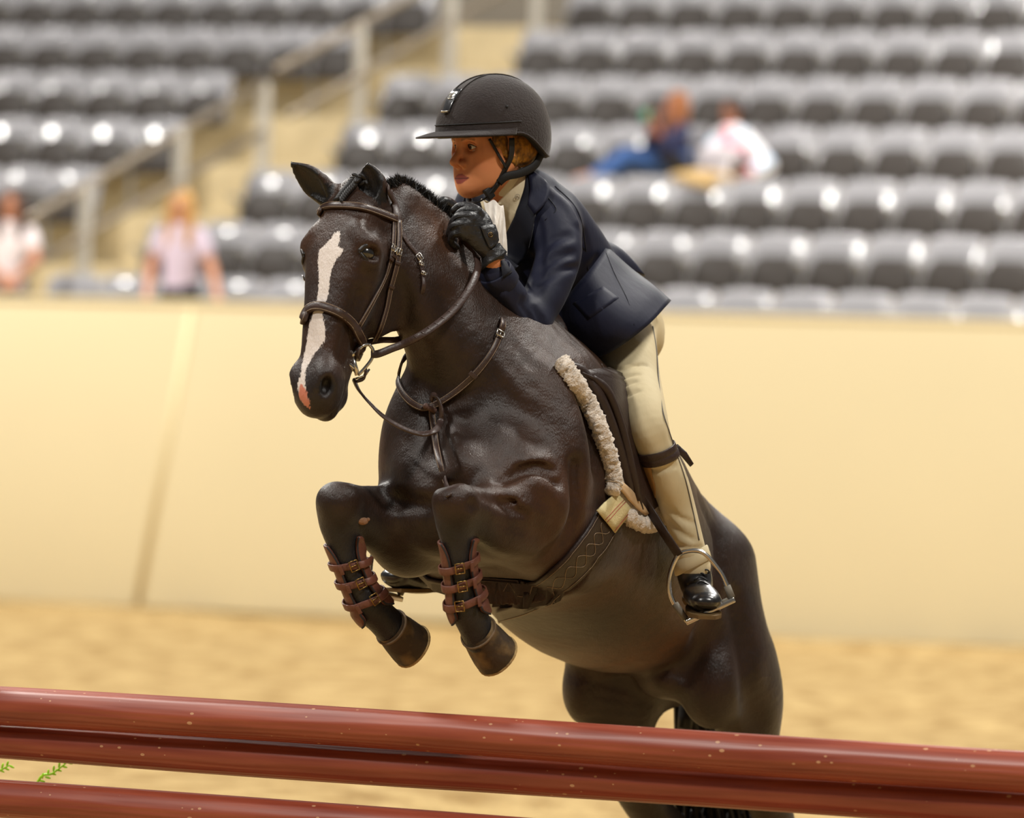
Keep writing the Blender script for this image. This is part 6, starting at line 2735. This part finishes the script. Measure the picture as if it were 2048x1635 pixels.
dS = D_FOOT - .10
build_stirrup([P(1350, 1120, dS), P(1338, 1160, dS), P(1345, 1200, dS), P(1374, 1242, dS)][::1], P(1368, 1103, dS), [P(1405, 1104, dS), P(1438, 1140, dS), P(1452, 1166, dS), P(1465, 1198, dS)],
              P(1374, 1243, dS), P(1466, 1199, dS), [P(1277, 985, float(_ld[5]) - .02), P(1300, 1020, float(_ld[6]) - .035), P(1330, 1068, dS - .01), P(1358, 1110, dS - .005)], FWD, 'near')
build_stirrup([P(760, 1085, .56), P(745, 1110, .56), P(740, 1150, .56), P(742, 1178, .57)], P(778, 1075, .58), [P(806, 1090, .60), P(822, 1120, .60), P(815, 1155, .60), P(798, 1192, .60)],
              P(742, 1185, .57), P(797, 1196, .60), [H(-.15, -.345, -.30), P(880, 1000, .70), P(782, 1078, .58)], FWD, 'far')
# ------------------------------------------------------------------ spectators far behind, out of focus
def bg_skin(i):
    return mat('spectator_skin_%d' % i, [srgb(196, 140, 112), srgb(186, 128, 100), srgb(190, 124, 98), srgb(140, 92, 70)][i], .6, noise=(12, .06))


def spectator(label, i, J, hair_col, parts, hair_len=0.0, standing=True):
    """J: joints by name; parts: list of (name, material, list of primitives)"""
    fwd = J['face']
    up = V(0, 0, 1)
    left = np.cross(up, fwd)
    B_ = np.stack([fwd, left, up], 1)
    hd = J['head']
    A = [Ell(hd, (.092, .074, .112), B_, k=.02), Ell(hd + fwd * .03 - up * .05, (.055, .052, .065), B_, k=.03), Ell(hd + fwd * .098 - up * .02, (.016, .013, .024), B_, k=.015),
         Ell(hd + left * .078 - up * .01, (.018, .01, .03), B_, k=.01), Ell(hd - left * .078 - up * .01, (.018, .01, .03), B_, k=.01)]
    for s in (1, -1):
        A.append(Ell(hd + fwd * .1 + left * .033 * s + up * .005, (.02, .016, .012), B_, k=.015, sub=True))
    A.append(Tube([(hd - up * .07, .05), (J['neck'], .058)], k=.03))
    A.append(Tube([(J['neck'] - up * .02, .10, .08), (J['chest'], .155, .105), (J['waist'], .125, .095), (J['pelvis'], .15, .11)], k=.05, side=left))
    for s in 'LR':
        sh, el, ha = J['sh' + s], J['el' + s], J['ha' + s]
        A.append(Tube([(sh, .052), ((sh + el) / 2, .046), (el, .038)], k=.04))
        A.append(Tube([(el, .039), ((el + ha) / 2, .036), (ha, .027)], k=.03))
        d = nrm(ha - el)
        sd = nrm(np.cross(d, fwd) + 1e-3)
        A.append(Ell(ha + d * .045, (.05, .04, .018), np.stack([d, sd, np.cross(d, sd)], 1), k=.02))
        for q in range(4):
            o = ha + d * .08 + sd * (.027 - .018 * q)
            A.append(Tube([(o, .0095), (o + d * (.045 - .008 * abs(q - 1.3)), .009), (o + d * .07 + np.cross(d, sd) * .02, .008)], k=.006))
        o = ha + d * .03 + sd * .035
        A.append(Tube([(o, .012), (o + d * .03 + sd * .025, .011), (o + d * .055 + sd * .03, .009)], k=.01))
        hp, kn, ft = J['hip' + s], J['kn' + s], J['ft' + s]
        A.append(Tube([(hp, .085), ((hp + kn) / 2, .072), (kn, .056)], k=.05))
        A.append(Tube([(kn, .056), ((kn + ft) / 2, .05), (ft, .036)], k=.03))
        A.append(Tube([(ft, .036), (ft + fwd * .1 - up * .02, .034), (ft + fwd * .17 - up * .03, .024)], k=.02))
    v, f = sdf_mesh(A, .012, 10, 1)
    o = mesh_obj('person', v, f, bg_skin(i))
    tag(o, label, 'person')
    hm = mat('spectator_hair_%d' % i, hair_col, .6, noise=(40, .3), bump=(60, .6))
    Hh = [Ell(hd + up * .022 - fwd * .018, (.100, .086, .112), B_, k=.02), Ell(hd - fwd * .05 - up * (.03 + hair_len * .4), (.06, .085, .08 + hair_len * .5), B_, k=.04)]
    if hair_len > .05:
        for s in (1, -1):
            Hh.append(Tube([(hd + left * .078 * s + up * .04 + fwd * .03, .034), (hd + left * .094 * s - up * .08 + fwd * .03, .044), (hd + left * .085 * s - up * (.10 + hair_len) + fwd * .06, .032)], k=.03))
    Hh.append(Ell(hd + fwd * .10 - up * .04, (.065, .055, .080), B_, k=.015, sub=True))
    v, f = sdf_mesh(Hh, .012, 10, 1)
    mesh_obj('hair', v, f, hm, o)
    for nm, m, pr in parts:
        v, f = sdf_mesh(pr, .012, 10, 1)
        q = mesh_obj(nm, v, f, m, o)
    for s in (1, -1):
        b = MB()
        b.ellipsoid(hd + fwd * .078 + left * .033 * s + up * .004, None, (.012, .012, .012), 8, 6)
        b.build('eye', mat('spectator_eye', srgb(50, 40, 36), .3), o)
    return o


def cloth_torso(J, left, e=.014, sleeve=.5):
    A = [Tube([(J['neck'] - V(0, 0, .03), .10 + e, .08 + e), (J['chest'], .155 + e, .105 + e), (J['waist'], .128 + e, .10 + e), (J['pelvis'], .150 + e, .112 + e)], k=.05, side=left)]
    for s in 'LR':
        sh, el, ha = J['sh' + s], J['el' + s], J['ha' + s]
        if sleeve <= 1:
            A.append(Tube([(sh, .058 + e * .5), (sh + (el - sh) * sleeve, .052 + e)], k=.05))
        else:
            A.append(Tube([(sh, .058 + e * .5), ((sh + el) / 2, .050 + e), (el, .044 + e)], k=.05))
            A.append(Tube([(el, .044 + e), (el + (ha - el) * (sleeve - 1), .034 + e)], k=.03))
    return A


def cloth_legs(J, e=.012, left=None):
    A = [Tube([(J['waist'] - V(0, 0, .02), .128 + e, .10 + e), (J['pelvis'], .156 + e, .118 + e)], k=.05, side=left)]
    for s in 'LR':
        hp, kn, ft = J['hip' + s], J['kn' + s], J['ft' + s]
        A.append(Tube([(hp, .088 + e), ((hp + kn) / 2, .076 + e), (kn, .060 + e)], k=.06))
        A.append(Tube([(kn, .060 + e), ((kn + ft) / 2, .054 + e), (ft, .044 + e)], k=.03))
    return A


def standing(px_head, py_head, w, face):
    hd = on_row(px_head, py_head, w)
    l = np.cross(V(0, 0, 1), face)
    up = V(0, 0, 1)
    J = dict(face=face, head=hd, neck=hd - up * .16 - face * .02, chest=hd - up * .34 - face * .02, waist=hd - up * .56, pelvis=hd - up * .74)
    for s, k in (('L', 1), ('R', -1)):
        J['sh' + s] = hd - up * .23 + l * .165 * k
        J['hip' + s] = hd - up * .78 + l * .09 * k
        J['kn' + s] = hd - up * 1.18 + l * .10 * k + face * .03
        J['ft' + s] = hd - up * 1.52 + l * .10 * k
    return J, l


def build_people():
    face = -nrm(NU * .95 + RU * .1)
    # woman in lilac leaning on the wall
    J, l = standing(366, 412, .48, face)
    for s, px in (('L', 300), ('R', 434)):
        pass
    wallz = V(0, 0, WALL_H + .05)
    for s, pe, ph in (('R', (302, 528), (294, 580)), ('L', (424, 536), (436, 582))):
        J['el' + s] = on_row(*pe, .42)
        h = on_row(*ph, .15)
        J['ha' + s] = V(h[0], h[1], WALL_H + .075)
    spectator('person in a pale lilac T-shirt leaning with both hands on the wall', 0, J, srgb(190, 144, 80),
              [('t_shirt', mat('lilac_cotton', srgb(206, 190, 208), .8, noise=(6, .05)), cloth_torso(J, l)), ('trousers', mat('black_trousers', srgb(34, 34, 42), .8), cloth_legs(J, left=l))], .20)
    # person cut by the left edge
    face2 = -nrm(NU * .9 - RU * .35)
    J, l = standing(22, 408, .50, face2)
    for s, pe, ph in (('R', (-40, 520), (10, 556)), ('L', (72, 520), (30, 556))):
        J['el' + s] = on_row(*pe, .42)
        J['ha' + s] = on_row(*ph, .30)
    spectator('person in a white top standing with folded arms at the left edge', 1, J, srgb(74, 46, 30),
              [('top', mat('white_top', srgb(222, 212, 214), .8, noise=(6, .05)), cloth_torso(J, l)), ('trousers', mat('grey_trousers', srgb(120, 112, 112), .8), cloth_legs(J, left=l))], .15)
    # two seated spectators on the fourth row
    w = W1 + 3 * TREAD
    zt = Z1 + 3 * RISE

    def seated(px, py, face):
        hd = on_row(px, py, w + .02)
        up = V(0, 0, 1)
        l = np.cross(up, face)
        pel = V(*(hd[:2] + NU[:2] * .02), zt + .56)
        J = dict(face=face, head=hd, neck=hd - up * .16, chest=hd * .62 + pel * .38 - up * .0, waist=hd * .3 + pel * .7, pelvis=pel)
        J['chest'] = hd - up * .33
        for s, k in (('L', 1), ('R', -1)):
            J['sh' + s] = hd - up * .22 + l * .165 * k
            J['hip' + s] = pel + l * .09 * k - up * .02
            J['kn' + s] = pel + l * .10 * k - NU * .42 + up * .02
            J['ft' + s] = V(*(J['kn' + s][:2] - NU[:2] * .12), zt + .07)
        return J, l
    face = nrm(-RU * .75 - NU * .65)
    J, l = seated(1352, 212, face)
    J['elL'] = on_row(1330, 300, w - .25)
    J['haL'] = on_row(1312, 252, w - .42)
    J['elR'] = on_row(1300, 290, w - .2)
    J['haR'] = on_row(1302, 250, w - .40)
    # legs stretched out to the left over the seat backs in front
    J['hipL'], J['hipR'] = on_row(1345, 330, w - .02), on_row(1338, 326, w + .08)
    J['knL'], J['knR'] = on_row(1252, 312, w - .42), on_row(1262, 322, w - .30)
    J['ftL'], J['ftR'] = on_row(1190, 352, w - .62), on_row(1206, 352, w - .52)
    spectator('seated person in a navy top and blue jeans holding up a green phone', 2, J, srgb(150, 92, 50),
              [('top', mat('navy_top', srgb(36, 40, 74), .8), cloth_torso(J, l, .014, 1.5)), ('jeans', mat('blue_jeans', srgb(58, 92, 150), .85, noise=(14, .15)), cloth_legs(J, left=l))], .10)
    ph = on_row(1291, 230, w - .46)
    b = MB()
    R_ = np.stack([nrm(np.cross(face, V(0, 0, 1))), face, V(0, 0, 1)], 1)
    b.box(ph, (.075, .007, .04), R_, .004)
    pho = b.build('phone_case', mat('green_case', srgb(88, 178, 140), .5), None, True, .6)
    b = MB()
    b.box(ph - face * .0085, (.070, .0015, .036), R_, .001)
    b.build('screen', mat('phone_screen', srgb(24, 28, 30), .15), pho)
    pho.name = 'phone'
    tag(pho, 'green phone held up by the seated person in navy', 'phone')
    face = nrm(-RU * .5 - NU * .8)
    J, l = seated(1464, 222, face)
    J['elL'] = on_row(1535, 330, w - .10)
    J['haL'] = on_row(1480, 352, w - .32)
    J['elR'] = on_row(1412, 330, w - .12)
    J['haR'] = on_row(1440, 354, w - .34)
    # tie-dye shirt: colour patches printed in the cloth
    m = bpy.data.materials.new('tie_dye_cloth')
    m.use_nodes = True
    nt = m.node_tree
    tc = nt.nodes.new('ShaderNodeTexCoord')
    n = nt.nodes.new('ShaderNodeTexNoise')
    n.inputs['Scale'].default_value = 5.5
    n.inputs['Detail'].default_value = 1.5
    nt.links.new(tc.outputs['Object'], n.inputs['Vector'])
    cr = nt.nodes.new('ShaderNodeValToRGB')
    el = cr.color_ramp.elements
    el[0].position, el[0].color = .30, (*srgb(236, 120, 150), 1)
    el[1].position, el[1].color = .70, (*srgb(150, 196, 240), 1)
    for p_, c_ in ((.40, srgb(246, 190, 200)), (.46, srgb(250, 246, 248)), (.56, srgb(250, 246, 250)), (.63, srgb(200, 222, 246))):
        e = el.new(p_)
        e.color = (*c_, 1)
    nt.links.new(n.outputs['Fac'], cr.inputs[0])
    nt.links.new(cr.outputs[0], nt.nodes['Principled BSDF'].inputs['Base Color'])
    nt.nodes['Principled BSDF'].inputs['Roughness'].default_value = .85
    spectator('seated person in a pink, white and blue tie-dye shirt', 3, J, srgb(46, 32, 26),
              [('shirt', m, cloth_torso(J, l, .02, 1.6)), ('trousers', mat('pale_trousers', srgb(196, 190, 196), .85), cloth_legs(J, left=l))], .0)
    # tan jacket thrown over the seat backs in front of them
    wf = W1 + 2 * TREAD + .30
    A = [Tube([(on_row(1345, 358, wf), .05, .035), (on_row(1400, 352, wf), .06, .045), (on_row(1460, 360, wf), .05, .035)], side=V(0, 0, 1)), Tube([(on_row(1370, 360, wf - .06), .04), (on_row(1425, 372, wf - .09), .04)], k=.04)]
    v, f = sdf_mesh(A, .012, 10, 1)
    tag(mesh_obj('folded_jacket', v, f, mat('tan_jacket', srgb(190, 160, 112), .9, bump=(12, .8))), 'tan jacket thrown over seat backs below the two seated spectators', 'jacket')


build_people()
